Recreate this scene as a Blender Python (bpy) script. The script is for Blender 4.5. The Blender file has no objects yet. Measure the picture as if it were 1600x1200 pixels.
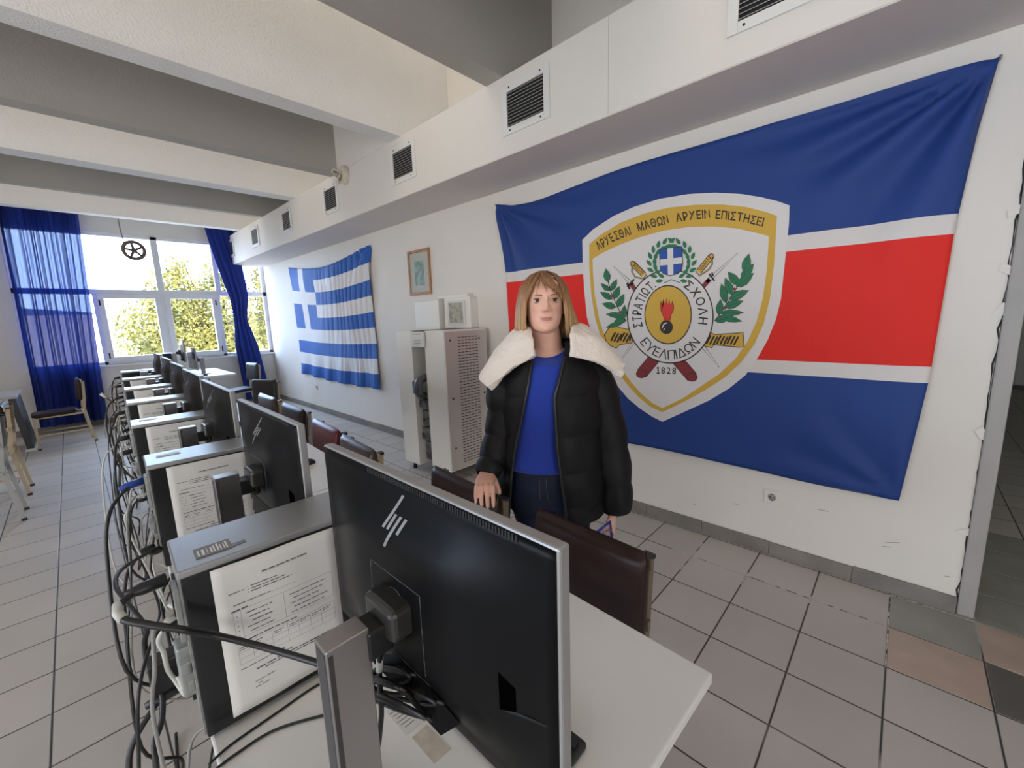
import bpy, bmesh, math, random
import numpy as np
from mathutils import Vector, Matrix, noise
random.seed(7)
SC = bpy.context.scene
COL = SC.collection
# ------------------------------------------------------------------ camera
CAM_H = 1.4952
YAW, PITCH, ROLL, FPX = 0.811417, 0.163195, 0.0325315, 647.36
def cam_axes():
    cy, sy, cp, sp = math.cos(YAW), math.sin(YAW), math.cos(PITCH), math.sin(PITCH)
    f = Vector((sy*cp, cy*cp, -sp)); r = Vector((cy, -sy, 0)); d = f.cross(r)
    cr, sr = math.cos(ROLL), math.sin(ROLL)
    return f, cr*r + sr*d, -sr*r + cr*d
FWD, RGT, DWN = cam_axes()
CAM = Vector((0, 0, CAM_H))
cam = bpy.data.objects.new('camera', bpy.data.cameras.new('camera')); COL.objects.link(cam)
cam.data.sensor_width = 36; cam.data.lens = FPX/1600*36; cam.data.clip_start = 0.02
cam.matrix_world = Matrix(((RGT.x, -DWN.x, -FWD.x, 0), (RGT.y, -DWN.y, -FWD.y, 0), (RGT.z, -DWN.z, -FWD.z, CAM_H), (0, 0, 0, 1)))
SC.camera = cam
# ------------------------------------------------------------------ colour management
SC.view_settings.view_transform = 'Standard'; SC.view_settings.look = 'None'
SC.view_settings.gamma = 1.0; SC.view_settings.use_curve_mapping = False
SC.view_settings.exposure = EXPOSURE = 0.13
# ------------------------------------------------------------------ world: bright hazy winter sky, warmer towards the sun side (-x)
W = bpy.data.worlds.new('sky'); SC.world = W; W.use_nodes = True
nt = W.node_tree; nt.nodes.clear()
wo = nt.nodes.new('ShaderNodeOutputWorld'); bg = nt.nodes.new('ShaderNodeBackground')
tc = nt.nodes.new('ShaderNodeTexCoord'); sx = nt.nodes.new('ShaderNodeSeparateXYZ')
mr = nt.nodes.new('ShaderNodeMapRange'); mr.inputs[1].default_value = 0.05; mr.inputs[2].default_value = 0.75
mx = nt.nodes.new('ShaderNodeMix'); mx.data_type = 'RGBA'
mx.inputs[6].default_value = (1.0, 0.96, 0.925, 1); mx.inputs[7].default_value = (1.50, 2.08, 3.0, 1)
nt.links.new(tc.outputs['Generated'], sx.inputs[0]); nt.links.new(sx.outputs['Y'], mr.inputs[0])
nt.links.new(mr.outputs[0], mx.inputs[0]); nt.links.new(mx.outputs[2], bg.inputs[0])
bg.inputs[1].default_value = 5.8
nt.links.new(bg.outputs[0], wo.inputs[0])
def portal(name, loc, rot, sx_, sy_):
    l = bpy.data.lights.new(name, 'AREA'); l.shape = 'RECTANGLE'; l.size = sx_; l.size_y = sy_
    l.cycles.is_portal = True
    o = bpy.data.objects.new(name, l); COL.objects.link(o); o.location = loc; o.rotation_euler = rot
    return o
PI = math.pi
portal('daylight_portal_window', (1.2, 9.42, 1.95), (-PI/2, 0, 0), 3.3, 2.1)      # faces -y (into the room)
for yy, hh in ((2.8, 1.08), (5.27, 1.04), (7.63, .9), (0.3, 1.1), (-2.2, 1.1)):
    portal('daylight_portal_skylight', (-0.7, yy, 4.32), (0, 0, 0), 6.9, hh)
portal('daylight_portal_side', (-4.32, .8, 1.3), (0, -PI/2, 0), 2.1, 6.1)
portal('daylight_portal_rear', (-1.7, -4.9, 1.2), (PI/2, 0, 0), 2.7, 2.3)   # faces +y
# ------------------------------------------------------------------ materials
def lin(c):
    c = c/255
    return c/12.92 if c <= .04045 else ((c+.055)/1.055)**2.4
def hexc(r, g, b): return (lin(r), lin(g), lin(b), 1)
MATS = {}
def mat(name, col, rough=.6, metal=0, spec=.5, bump=0, bscale=60, var=0, vscale=3, sheen=0, coat=0, alpha=None, detail=4):
    """procedural principled material; var = soft colour mottling, bump = fine grain"""
    if name in MATS: return MATS[name]
    m = bpy.data.materials.new(name); m.use_nodes = True; MATS[name] = m
    n = m.node_tree; b = n.nodes['Principled BSDF']
    c = tuple(col) if len(col) == 4 else (*col, 1)
    b.inputs['Base Color'].default_value = c; b.inputs['Roughness'].default_value = rough
    b.inputs['Metallic'].default_value = metal; b.inputs['Specular IOR Level'].default_value = spec
    if sheen: b.inputs['Sheen Weight'].default_value = sheen
    if coat: b.inputs['Coat Weight'].default_value = coat; b.inputs['Coat Roughness'].default_value = .1
    t = n.nodes.new('ShaderNodeTexCoord')
    if var:
        nz = n.nodes.new('ShaderNodeTexNoise'); nz.inputs['Scale'].default_value = vscale; nz.inputs['Detail'].default_value = detail
        n.links.new(t.outputs['Object'], nz.inputs['Vector'])
        r = n.nodes.new('ShaderNodeMapRange'); r.inputs[1].default_value = .3; r.inputs[2].default_value = .7
        r.inputs[3].default_value = 1-var; r.inputs[4].default_value = 1+var
        n.links.new(nz.outputs['Fac'], r.inputs[0])
        mm = n.nodes.new('ShaderNodeVectorMath'); mm.operation = 'SCALE'; mm.inputs[0].default_value = c[:3]
        n.links.new(r.outputs[0], mm.inputs['Scale']); n.links.new(mm.outputs[0], b.inputs['Base Color'])
    if bump:
        nb = n.nodes.new('ShaderNodeTexNoise'); nb.inputs['Scale'].default_value = bscale; nb.inputs['Detail'].default_value = 3
        n.links.new(t.outputs['Object'], nb.inputs['Vector'])
        bp = n.nodes.new('ShaderNodeBump'); bp.inputs['Strength'].default_value = bump; bp.inputs['Distance'].default_value = .01
        n.links.new(nb.outputs['Fac'], bp.inputs['Height']); n.links.new(bp.outputs[0], b.inputs['Normal'])
    return m
def glass_mat(name, tint=(1, 1, 1), refl=.12):
    if name in MATS: return MATS[name]
    m = bpy.data.materials.new(name); m.use_nodes = True; MATS[name] = m
    n = m.node_tree; n.nodes.clear()
    o = n.nodes.new('ShaderNodeOutputMaterial'); t = n.nodes.new('ShaderNodeBsdfTransparent'); g = n.nodes.new('ShaderNodeBsdfGlossy')
    g.inputs['Roughness'].default_value = .02; t.inputs[0].default_value = (*tint, 1)
    f = n.nodes.new('ShaderNodeLayerWeight'); x = n.nodes.new('ShaderNodeMixShader')
    pw = n.nodes.new('ShaderNodeMath'); pw.operation = 'POWER'; pw.inputs[1].default_value = 5; n.links.new(f.outputs['Facing'], pw.inputs[0])
    ma = n.nodes.new('ShaderNodeMath'); ma.operation = 'MULTIPLY_ADD'; ma.inputs[1].default_value = .5; ma.inputs[2].default_value = .03; n.links.new(pw.outputs[0], ma.inputs[0])
    n.links.new(ma.outputs[0], x.inputs[0]); n.links.new(t.outputs[0], x.inputs[1]); n.links.new(g.outputs[0], x.inputs[2]); n.links.new(x.outputs[0], o.inputs[0])
    return m
# ------------------------------------------------------------------ mesh helpers
class MB:
    def __init__(s): s.v = []; s.f = []; s.m = []; s.sm = []
    def add(s, vs, fs, mi=0, sm=False):
        o = len(s.v); s.v += [tuple(p) for p in vs]
        for f in fs: s.f.append([i+o for i in f]); s.m.append(mi); s.sm.append(sm)
    def box(s, lo, hi, mi=0, M=None):
        x0, y0, z0 = lo; x1, y1, z1 = hi
        vs = [Vector(p) for p in ((x0,y0,z0),(x1,y0,z0),(x1,y1,z0),(x0,y1,z0),(x0,y0,z1),(x1,y0,z1),(x1,y1,z1),(x0,y1,z1))]
        if M: vs = [M @ p for p in vs]
        s.add(vs, [(0,3,2,1),(4,5,6,7),(0,1,5,4),(1,2,6,5),(2,3,7,6),(3,0,4,7)], mi)
    def prism(s, poly, z0, z1, mi=0, M=None):
        n = len(poly)
        vs = [Vector((x, y, z0)) for x, y in poly] + [Vector((x, y, z1)) for x, y in poly]
        if M: vs = [M @ p for p in vs]
        s.add(vs, [tuple(reversed(range(n))), tuple(range(n, 2*n))] + [(i, (i+1) % n, n+(i+1) % n, n+i) for i in range(n)], mi)
    def loft(s, rings, mi=0, cap=True, closed=True, sm=True):
        n = len(rings[0]); vs = [p for r in rings for p in r]; fs = []
        for i in range(len(rings)-1):
            for j in range(n if closed else n-1):
                k = (j+1) % n; fs.append((i*n+j, i*n+k, (i+1)*n+k, (i+1)*n+j))
        if cap and closed:
            fs.append(tuple(reversed(range(n)))); fs.append(tuple(range((len(rings)-1)*n, len(rings)*n)))
        s.add(vs, fs, mi, sm)
    def tube(s, pts, rad, n=8, mi=0, cap=True, flat=1.0):
        pts = [Vector(p) for p in pts]; m = len(pts)
        rr = rad if isinstance(rad, (list, tuple)) else [rad]*m
        T = [(pts[min(i+1, m-1)]-pts[max(i-1, 0)]).normalized() for i in range(m)]
        up = Vector((0, 0, 1)) if abs(T[0].z) < .9 else Vector((1, 0, 0))
        a = T[0].cross(up).normalized(); rings = []
        for i in range(m):
            a = (a - T[i]*a.dot(T[i]))
            a = a.normalized() if a.length > 1e-6 else T[i].orthogonal().normalized()
            b = T[i].cross(a)
            rings.append([pts[i] + a*rr[i]*math.cos(2*PI*k/n) + b*rr[i]*flat*math.sin(2*PI*k/n) for k in range(n)])
        s.loft(rings, mi, cap)
    def cyl(s, p0, p1, r, n=16, mi=0, r1=None): s.tube([p0, p1], [r, r if r1 is None else r1], n, mi)
    def ring(s, c, R, r, axis='z', n=32, k=8, mi=0, M=None):
        rings = []
        for i in range(n):
            t = 2*PI*i/n; row = []
            for j in range(k):
                u = 2*PI*j/k; q = R + r*math.cos(u); w = r*math.sin(u)
                p = {'z': (q*math.cos(t), q*math.sin(t), w), 'y': (q*math.cos(t), w, q*math.sin(t)), 'x': (w, q*math.cos(t), q*math.sin(t))}[axis]
                row.append(Vector(p)+Vector(c))
            rings.append(row)
        rings.append(rings[0]); s.loft(rings, mi, cap=False)
    def ball(s, c, r, n=12, k=8, mi=0, sc=(1, 1, 1)):
        c = Vector(c); rings = []
        for i in range(k+1):
            t = PI*i/k; q = max(math.sin(t), 1e-3)
            rings.append([c + Vector((r*sc[0]*q*math.cos(2*PI*j/n), r*sc[1]*q*math.sin(2*PI*j/n), -r*sc[2]*math.cos(t))) for j in range(n)])
        s.loft(rings, mi)
    def grid(s, fn, nu, nv, mi=0, sm=True, mfn=None):
        vs = [fn(i/nu, j/nv) for j in range(nv+1) for i in range(nu+1)]
        o = len(s.v); s.v += [tuple(p) for p in vs]
        for j in range(nv):
            for i in range(nu):
                a = o + j*(nu+1)+i
                s.f.append([a, a+1, a+nu+2, a+nu+1]); s.m.append(mfn((i+.5)/nu, (j+.5)/nv) if mfn else mi); s.sm.append(sm)
    def build(s, name, mats, parent=None, bevel=0, seg=2, solid=0, sub=0, smooth=None, loc=None):
        me = bpy.data.meshes.new(name); me.from_pydata(s.v, [], s.f)
        if not isinstance(mats, (list, tuple)): mats = [mats]
        for m in mats: me.materials.append(m)
        me.polygons.foreach_set('material_index', s.m)
        me.polygons.foreach_set('use_smooth', [bool(x) if smooth is None else smooth for x in s.sm])
        me.update()
        o = bpy.data.objects.new(name, me); COL.objects.link(o)
        if parent: o.parent = parent
        if loc: o.location = loc
        if solid:
            md = o.modifiers.new('solid', 'SOLIDIFY'); md.thickness = solid; md.offset = 0
        if bevel:
            md = o.modifiers.new('bevel', 'BEVEL'); md.width = bevel; md.segments = seg; md.limit_method = 'ANGLE'; md.angle_limit = .7
            md.harden_normals = False
        if sub:
            md = o.modifiers.new('sub', 'SUBSURF'); md.levels = sub; md.render_levels = sub
        return o
def thing(name, label, cat, loc=(0, 0, 0), rotz=0, group=None):
    o = bpy.data.objects.new(name, None); COL.objects.link(o); o.empty_display_size = .05
    o.location = loc; o.rotation_euler = (0, 0, rotz); o['label'] = label; o['category'] = cat
    if group: o['group'] = group
    return o
def tag(o, label, cat, group=None):
    o['label'] = label; o['category'] = cat
    if group: o['group'] = group
    return o
def struct(o): o['kind'] = 'structure'; return o
def copy_tree(o, parent=None):
    c = o.copy(); COL.objects.link(c)
    if parent: c.parent = parent
    for ch in o.children: copy_tree(ch, c)
    return c
def on_plane(u, v, axis, val):
    """point of a real plane (wall, panel back) at a place measured on the photograph"""
    D = FPX*FWD + (u-800)*RGT + (v-600)*DWN
    return CAM + D*((val-CAM[axis])/D[axis])
def smooth(a, b, x):
    t = min(1, max(0, (x-a)/(b-a))); return t*t*(3-2*t)
def interp(x, xs, ys): return float(np.interp(x, xs, ys))
def catmull(P, n=8):
    P = [Vector(p) for p in P]; out = []
    for i in range(len(P)-1):
        a, b, c, d = P[max(i-1, 0)], P[i], P[i+1], P[min(i+2, len(P)-1)]
        for k in range(n):
            t = k/n
            out.append(.5*((2*b)+(c-a)*t+(2*a-5*b+4*c-d)*t*t+(3*b-a-3*c+d)*t**3))
    out.append(P[-1]); return out
GL = {}
def glyph(ch, bold=0):
    key = (ch, bold)
    if key in GL: return GL[key]
    cu = bpy.data.curves.new('g', 'FONT'); cu.body = ch; cu.size = 1; cu.resolution_u = 3; cu.offset = bold
    o = bpy.data.objects.new('g', cu); COL.objects.link(o)
    dg = bpy.context.evaluated_depsgraph_get(); me = bpy.data.meshes.new_from_object(o.evaluated_get(dg))
    vs = [(v.co.x, v.co.y) for v in me.vertices]; fs = [tuple(p.vertices) for p in me.polygons]
    bpy.data.objects.remove(o); bpy.data.meshes.remove(me); bpy.data.curves.remove(cu)
    if vs:
        x0 = min(p[0] for p in vs); x1 = max(p[0] for p in vs); y0 = min(p[1] for p in vs); y1 = max(p[1] for p in vs)
        vs = [((x-x0)/max(x1-x0, 1e-5), (y-y0)/max(y1-y0, 1e-5)) for x, y in vs]; GL[key] = (vs, fs, (x1-x0)/.729, (y1-y0)/.729)
    else: GL[key] = ([], [], .4, 0)
    return GL[key]
# ================================================================== ROOM
WX = 2.766          # right wall plane (flags hang on it)
WY = 9.18           # window wall plane
DX = 2.22           # face of the boxed-in duct
XL = -4.2           # left wall
YB = -4.6           # rear wall behind the camera
SOF = 3.065         # underside of the beams
TOP = 4.25
m_wall = mat('wall_paint', (.78, .748, .700), .75, bump=.12, bscale=45, var=.025, vscale=1.3)
m_beam_shade = mat('beam_bay_shade', (.44, .415, .375), .8, bump=.25, bscale=70, var=.02, vscale=2)  # shade of the unlit bays put into the colour
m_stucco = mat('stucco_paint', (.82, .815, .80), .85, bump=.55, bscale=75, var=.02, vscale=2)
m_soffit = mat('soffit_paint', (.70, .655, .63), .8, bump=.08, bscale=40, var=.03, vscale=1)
m_alu = mat('window_aluminium', (.80, .81, .83), .45, bump=.02)
m_dark = mat('dark_gap', (.012, .012, .013), .7)
m_skirt = mat('skirting_stone', (.22, .20, .185), .6, bump=.2, bscale=60, var=.25, vscale=4)
m_frame = mat('door_frame_metal', (.38, .365, .35), .5, var=.06, vscale=6)
def floor_mat():
    m = bpy.data.materials.new('floor_tiles'); m.use_nodes = True; n = m.node_tree; b = n.nodes['Principled BSDF']
    b.inputs['Roughness'].default_value = .42; b.inputs['Specular IOR Level'].default_value = .4
    t = n.nodes.new('ShaderNodeTexCoord'); L = n.links
    def math_(op, a, c=None):
        x = n.nodes.new('ShaderNodeMath'); x.operation = op
        for i, q in enumerate((a, c)):
            if q is None: continue
            if isinstance(q, (int, float)): x.inputs[i].default_value = q
            else: L.new(q, x.inputs[i])
        return x.outputs[0]
    s = n.nodes.new('ShaderNodeSeparateXYZ'); L.new(t.outputs['Object'], s.inputs[0])
    S = .299
    ux = math_('DIVIDE', math_('SUBTRACT', s.outputs[0], 2.4375-30*S), S); uy = math_('DIVIDE', math_('SUBTRACT', s.outputs[1], .5325-30*S), S)
    fx = math_('FRACT', ux); fy = math_('FRACT', uy)
    ex = math_('MINIMUM', fx, math_('SUBTRACT', 1, fx)); ey = math_('MINIMUM', fy, math_('SUBTRACT', 1, fy))
    e = math_('MINIMUM', ex, ey)
    g = n.nodes.new('ShaderNodeMapRange'); g.inputs[1].default_value = .006; g.inputs[2].default_value = .016; L.new(e, g.inputs[0])
    cid = n.nodes.new('ShaderNodeCombineXYZ'); L.new(math_('FLOOR', ux), cid.inputs[0]); L.new(math_('FLOOR', uy), cid.inputs[1])
    wn = n.nodes.new('ShaderNodeTexWhiteNoise'); L.new(cid.outputs[0], wn.inputs['Vector'])
    nz = n.nodes.new('ShaderNodeTexNoise'); nz.inputs['Scale'].default_value = 2.2; nz.inputs['Detail'].default_value = 6; L.new(t.outputs['Object'], nz.inputs['Vector'])
    v = math_('ADD', math_('MULTIPLY', wn.outputs['Value'], .10), math_('ADD', .80, math_('MULTIPLY', nz.outputs['Fac'], .28)))
    c1 = n.nodes.new('ShaderNodeVectorMath'); c1.operation = 'SCALE'; c1.inputs[0].default_value = (.53, .495, .46); L.new(v, c1.inputs['Scale'])
    # grout: dark, with whitish leftovers of plaster in places
    wg = n.nodes.new('ShaderNodeTexNoise'); wg.inputs['Scale'].default_value = 1.1; wg.inputs['Detail'].default_value = 2; L.new(t.outputs['Object'], wg.inputs['Vector'])
    wr = n.nodes.new('ShaderNodeMapRange'); wr.inputs[1].default_value = .60; wr.inputs[2].default_value = .66; L.new(wg.outputs['Fac'], wr.inputs[0])
    gc = n.nodes.new('ShaderNodeMix'); gc.data_type = 'RGBA'; gc.inputs[6].default_value = (.05, .047, .045, 1); gc.inputs[7].default_value = (.45, .43, .40, 1); L.new(wr.outputs[0], gc.inputs[0])
    mx = n.nodes.new('ShaderNodeMix'); mx.data_type = 'RGBA'; L.new(g.outputs[0], mx.inputs[0]); L.new(gc.outputs[2], mx.inputs[6]); L.new(c1.outputs[0], mx.inputs[7])
    L.new(mx.outputs[2], b.inputs['Base Color'])
    bp = n.nodes.new('ShaderNodeBump'); bp.inputs['Strength'].default_value = .35; bp.inputs['Distance'].default_value = .004
    L.new(math_('ADD', g.outputs[0], math_('MULTIPLY', nz.outputs['Fac'], .25)), bp.inputs['Height']); L.new(bp.outputs[0], b.inputs['Normal'])
    r = math_('ADD', .36, math_('MULTIPLY', nz.outputs['Fac'], .2)); L.new(r, b.inputs['Roughness'])
    return m
m_floor = floor_mat()
b = MB(); b.box((XL-.2, YB-.2, -.15), (11.2, WY+.25, 0)); fl = struct(b.build('floor', m_floor))
S = .299; gx = lambda i: 2.4375+S*i; gy = lambda j: .5325+S*j
m_beige = mat('tile_beige', (.50, .385, .31), .5, var=.12, vscale=6); m_dkt = mat('tile_dark', (.14, .13, .115), .5, var=.15, vscale=6)
m_grt = mat('tile_greenish', (.32, .315, .28), .5, var=.1, vscale=6)
def special(i, j, m):
    q = MB(); q.box((gx(i)+.004, gy(j)+.004, -.01), (gx(i+1)-.004, gy(j+1)-.004, .0012)); o = q.build('floor_tile', m, fl); struct(o)
special(-1, -3, m_beige); special(0, -4, m_beige); special(-1, -4, m_dkt); special(0, -3, m_grt)
for i in range(1, 5):
    for j in range(-6, -2): special(i, j, m_grt)
m_wg = mat('white_grout', (.62, .60, .56), .8, var=.2, vscale=30)
b = MB()   # plaster-filled joints by the wall
for (x0, y0, x1, y1) in ((gx(0), gy(-2), gx(0), gy(1.4)), (gx(-1), gy(-2), gx(1), gy(-2)), (gx(1), gy(-3), gx(1), gy(-2)), (gx(-.35), gy(0), gx(.1), gy(0)), (gx(-.15), gy(-1), gx(.1), gy(-1)), (gx(-.6), gy(1), gx(.6), gy(1))):
    n = 40
    for k in range(n):
        if random.random() < .22: continue
        a = k/n; c = (k+1)/n; w = .0022*random.uniform(.5, 1.3)
        p = Vector((x0+(x1-x0)*a, y0+(y1-y0)*a)); q = Vector((x0+(x1-x0)*c, y0+(y1-y0)*c)); d = (q-p).normalized(); nn = Vector((-d.y, d.x))*w
        b.prism([p-nn, q-nn, q+nn, p+nn], -.002, .0016)
struct(b.build('floor_grout', m_wg, fl))
# walls ------------------------------------------------------------
b = MB(); b.box((WX, -.30, -.02), (WX+.25, WY+.25, TOP)); struct(b.build('wall_right', m_wall))
b = MB(); b.box((WX-.012, -.36, 0), (WX+.26, -.302, TOP)); jamb = struct(b.build('trim_1', m_frame, bevel=.006))
# hairline crack with flaking plaster between wall and column
b = MB(); pts = []
for k in range(60):
    z = .02+k*.05; pts.append((WX-.001, -.3+random.uniform(-.006, .007), z))
b.tube(pts, [random.choice((.0012, .002, .0035)) for _ in pts], 5)
struct(b.build('wall_crack', m_dark, jamb))
b = MB()
for z in (1.86, 1.62, 1.45, .9, .42):
    b.prism([(-.02, -.03), (.012, -.025), (.018, .02), (-.012, .035)], 0, .004, M=Matrix.Translation((WX-.006, -.295, z)) @ Matrix.Rotation(PI/2, 4, 'Y') @ Matrix.Rotation(random.uniform(0, 6), 4, 'Z'))
struct(b.build('plaster_flake', m_wall, jamb))
b = MB()  # lintel over the corridor opening
b.box((WX, YB, 2.75), (WX+.25, -.36, TOP)); b.box((WX, YB, -.02), (WX+.25, -2.9, 2.75)); struct(b.build('wall_corridor_side', m_wall))
b = MB(); b.box((XL-.25, YB-.25, 0), (-3.0, YB, TOP)); b.box((-.5, YB-.25, 0), (WX+.25, YB, TOP)); b.box((-3.0, YB-.25, 2.3), (-.5, YB, TOP)); b.box((-3.0, YB-.25, -.02), (-.5, YB, .12)); struct(b.build('wall_rear', m_wall))
b = MB()
for xx in (-3.0, -1.79, -.57): b.box((xx, YB-.16, .12), (xx+.07, YB-.09, 2.3))
for zz in (.12, 1.2, 2.23): b.box((-3.0, YB-.155, zz), (-.5, YB-.095, zz+.07))
w = struct(b.build('window_4', m_alu)); q = MB(); q.box((-2.97, YB-.128, .15), (-.53, YB-.122, 2.27)); rear_pane = q  # unseen rear window, added to throw low fill light forward
b = MB(); b.box((XL-.25, YB, -.02), (XL, WY, .3)); b.box((XL-.25, YB, 2.35), (XL, WY, TOP))
for y0, y1 in ((YB, -2.2), (-.4, .2), (3.8, WY+.2)): b.box((XL-.25, y0, .3), (XL, y1, 2.35))
struct(b.build('wall_left', m_wall))
m_glass = glass_mat('window_glass', (.97, .98, .985)); struct(rear_pane.build('pane', m_glass, w))
for k, (y0, y1) in enumerate(((-2.2, -.4), (.2, 3.8))):  # unseen left-wall windows, added and sized for side fill light
    b = MB()
    for yy in (y0, (y0+y1)/2-.04, y1-.07): b.box((XL-.16, yy, .3), (XL-.09, yy+.07, 2.35))
    for zz in (.3, 1.3, 2.28): b.box((XL-.155, y0, zz), (XL-.095, y1, zz+.07))
    w = struct(b.build('window_%d' % (k+2), m_alu))
    b = MB(); b.box((XL-.128, y0+.03, .33), (XL-.122, y1-.03, 2.32)); struct(b.build('pane', m_glass, w))
# window wall
X0, X1, Z0, Z1 = -.47, WX, .93, 2.97
b = MB(); b.box((XL-.2, WY, -.02), (X0, WY+.25, TOP)); b.box((X0, WY, -.02), (X1+.2, WY+.25, Z0)); b.box((X0, WY, Z1), (X1+.2, WY+.25, TOP)); struct(b.build('wall_window', m_wall))
b = MB(); fy0, fy1 = WY+.02, WY+.085
def bar(x0, x1, z0, z1, d=0): b.box((x0, fy0-d, z0), (x1, fy1, z1))
bar(X0, X1, Z0, Z0+.05); bar(X0, X1, Z1-.05, Z1); bar(X0, X0+.06, Z0, Z1); bar(X1-.06, X1, Z0, Z1)
bar(X0, X1, 2.03, 2.11); bar(1.13, 1.22, 2.11, Z1); bar(.33, .38, Z0, 2.03); bar(1.14, 1.20, Z0, 2.03); bar(1.93, 1.99, Z0, 2.03); bar(1.95, 2.03, 2.11, Z1)
wf = struct(b.build('window_1', m_alu, bevel=.004))
for k, (x0, x1) in enumerate(((.38, 1.145), (1.195, 1.935))):
    b = MB(); e = .02
    for (a, c, z0, z1) in ((x0, x0+.075, Z0+.04, 2.04), (x1-.075, x1, Z0+.04, 2.04), (x0+.07, x1-.07, Z0+.04, Z0+.115), (x0+.07, x1-.07, 1.965, 2.04)):
        b.box((a, fy0-.025, z0), (c, fy1-.01, z1))
    s_ = struct(b.build('sash', m_alu, wf, bevel=.004))
    q = MB(); hx = x0+.02 if k == 0 else x1-.02
    for zz in (1.07, 1.9): q.cyl((hx, fy0-.032, zz-.045), (hx, fy0-.032, zz+.045), .009, 8)
    struct(q.build('hinge', m_dark, s_))
    q = MB(); q.box((x0+.071, WY+.045, Z0+.11), (x1-.071, WY+.05, 1.97)); struct(q.build('pane', m_glass, s_))
b = MB(); b.box((1.135, fy0-.045, 1.42), (1.16, fy0-.02, 1.55)); struct(b.build('handle', m_alu, wf, bevel=.004))
b = MB()
for (x0, x1, z0, z1) in ((X0+.05, 1.14, 2.1, Z1-.04), (1.21, 1.96, 2.1, Z1-.04), (2.02, X1-.05, 2.1, Z1-.04), (X0+.05, .335, Z0+.04, 2.04), (1.985, X1-.05, Z0+.04, 2.04)):
    b.box((x0, WY+.045, z0), (x1, WY+.05, z1))
struct(b.build('pane', m_glass, wf))
b = MB(); b.box((X0-.02, WY-.04, Z0-.035), (X1-.003, WY+.03, Z0)); struct(b.build('window_sill', mat('sill_stone', (.72, .71, .69), .5), wf, bevel=.006))
# baseboards
b = MB(); n = 24
for k in range(n):
    y0 = -.30+k*(9.48/n); b.box((WX-.016, y0+.001, 0), (WX, y0+9.48/n-.001, .082+random.uniform(-.002, .003)))
struct(b.build('baseboard_right', m_skirt, bevel=.003))
b = MB(); b.box((XL, WY-.016, 0), (WX-.016, WY, .082)); struct(b.build('baseboard_window', m_skirt, bevel=.003))
b = MB(); b.box((XL, YB, 0), (XL+.016, WY-.016, .082)); struct(b.build('baseboard_left', m_skirt, bevel=.003))
# scuffs on the wall
m_scuff = mat('scuff_grey', (.42, .40, .38), .8)
b = MB()
for (u, v, L_, a) in ((1395, 845, 15, .4), (1385, 853, 9, .3), (1150, 787, 8, .2), (1085, 788, 5, .1), (1480, 900, 5, .3), (1286, 797, 14, .1)):
    p = on_plane(u, v, 0, WX); l = L_*.0035
    b.add([(WX-.0008, p.y-l/2, p.z-.003), (WX-.0008, p.y+l/2, p.z-l*a), (WX-.0008, p.y+l/2, p.z-l*a+.004), (WX-.0008, p.y-l/2, p.z+.002)], [(0, 1, 2, 3)])
struct(b.build('wall_scuff', m_scuff))
# ceiling: beams, roof slabs and open skylight bays ------------------
beams = [(-.42, -.26), (.87, 1.03), (2.10, 2.26), (3.34, 3.52), (4.59, 4.75), (5.79, 6.0), (7.08, 7.17), (8.26, 8.42), (-1.66, -1.5), (-2.9, -2.74)]
for k, (y0, y1) in enumerate(beams):
    b = MB(); b.box((XL, y0, SOF), (WX, y1, TOP+.1)); struct(b.build('ceiling_beam', m_stucco if y0 in (3.34, 5.79, 8.26, .87, -1.66) else m_beam_shade))
b = MB()
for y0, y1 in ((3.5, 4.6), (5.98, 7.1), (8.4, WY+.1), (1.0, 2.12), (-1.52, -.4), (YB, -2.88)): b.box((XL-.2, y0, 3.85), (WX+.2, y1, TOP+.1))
b.box((XL-.2, YB-.2, TOP+.1), (XL, WY+.2, TOP+.2)); struct(b.build('ceiling', m_beam_shade))
b = MB()
for y0, y1 in ((2.24, 3.36), (4.73, 5.81), (7.15, 8.28), (-.28, .89), (-2.76, -1.64)):
    b.box((XL, y0, TOP+.02), (WX, y1, TOP+.03))
struct(b.build('skylight_glass', glass_mat('skylight_glass', (.43, .40, .36))))
# boxed-in duct along the right wall
b = MB(); b.box((DX, YB, 2.575), (WX, WY, 3.07), 0); b.box((DX, 3.46, 3.07), (WX, 4.62, 3.86), 0)
duct = struct(b.build('ceiling_duct', m_wall, bevel=.006))
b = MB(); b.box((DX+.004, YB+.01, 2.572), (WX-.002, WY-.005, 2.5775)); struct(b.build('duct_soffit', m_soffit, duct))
b = MB(); b.box((DX-.0006, 1.305, 2.58), (DX+.002, 1.3065, 3.06)); struct(b.build('plaster_joint', m_scuff, duct))
# corridor beyond the opening
m_cor = mat('corridor_wall', (.62, .62, .57), .75, var=.03, vscale=1)
b = MB(); b.box((WX+.25, -.34, 0), (11.0, -.2, 3.0)); struct(b.build('wall_corridor_left', m_cor))
b = MB(); b.box((WX+.25, -4.4, 0), (11.0, -4.25, 3.0)); struct(b.build('wall_corridor_right', m_cor))
b = MB(); b.box((10.95, -4.3, 0), (11.1, -.3, 3.0)); struct(b.build('wall_corridor_end', m_cor))
b = MB(); b.box((WX+.25, -4.4, 2.95), (11.1, -.2, 3.1)); struct(b.build('ceiling_corridor', m_cor))
m_dw = mat('white_door_paint', (.78, .79, .76), .45)
b = MB(); b.box((10.85, -1.44, 0.06), (10.95, -1.38, 2.5)); b.box((10.85, -2.5, .06), (10.95, -2.44, 2.5)); b.box((10.85, -2.44, 2.44), (10.95, -1.44, 2.5)); b.box((10.87, -2.44, .06), (10.93, -1.44, .95)); b.box((10.87, -1.94, .95), (10.93, -1.9, 2.44))
d = struct(b.build('door_1', m_dw, bevel=.006))
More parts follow.
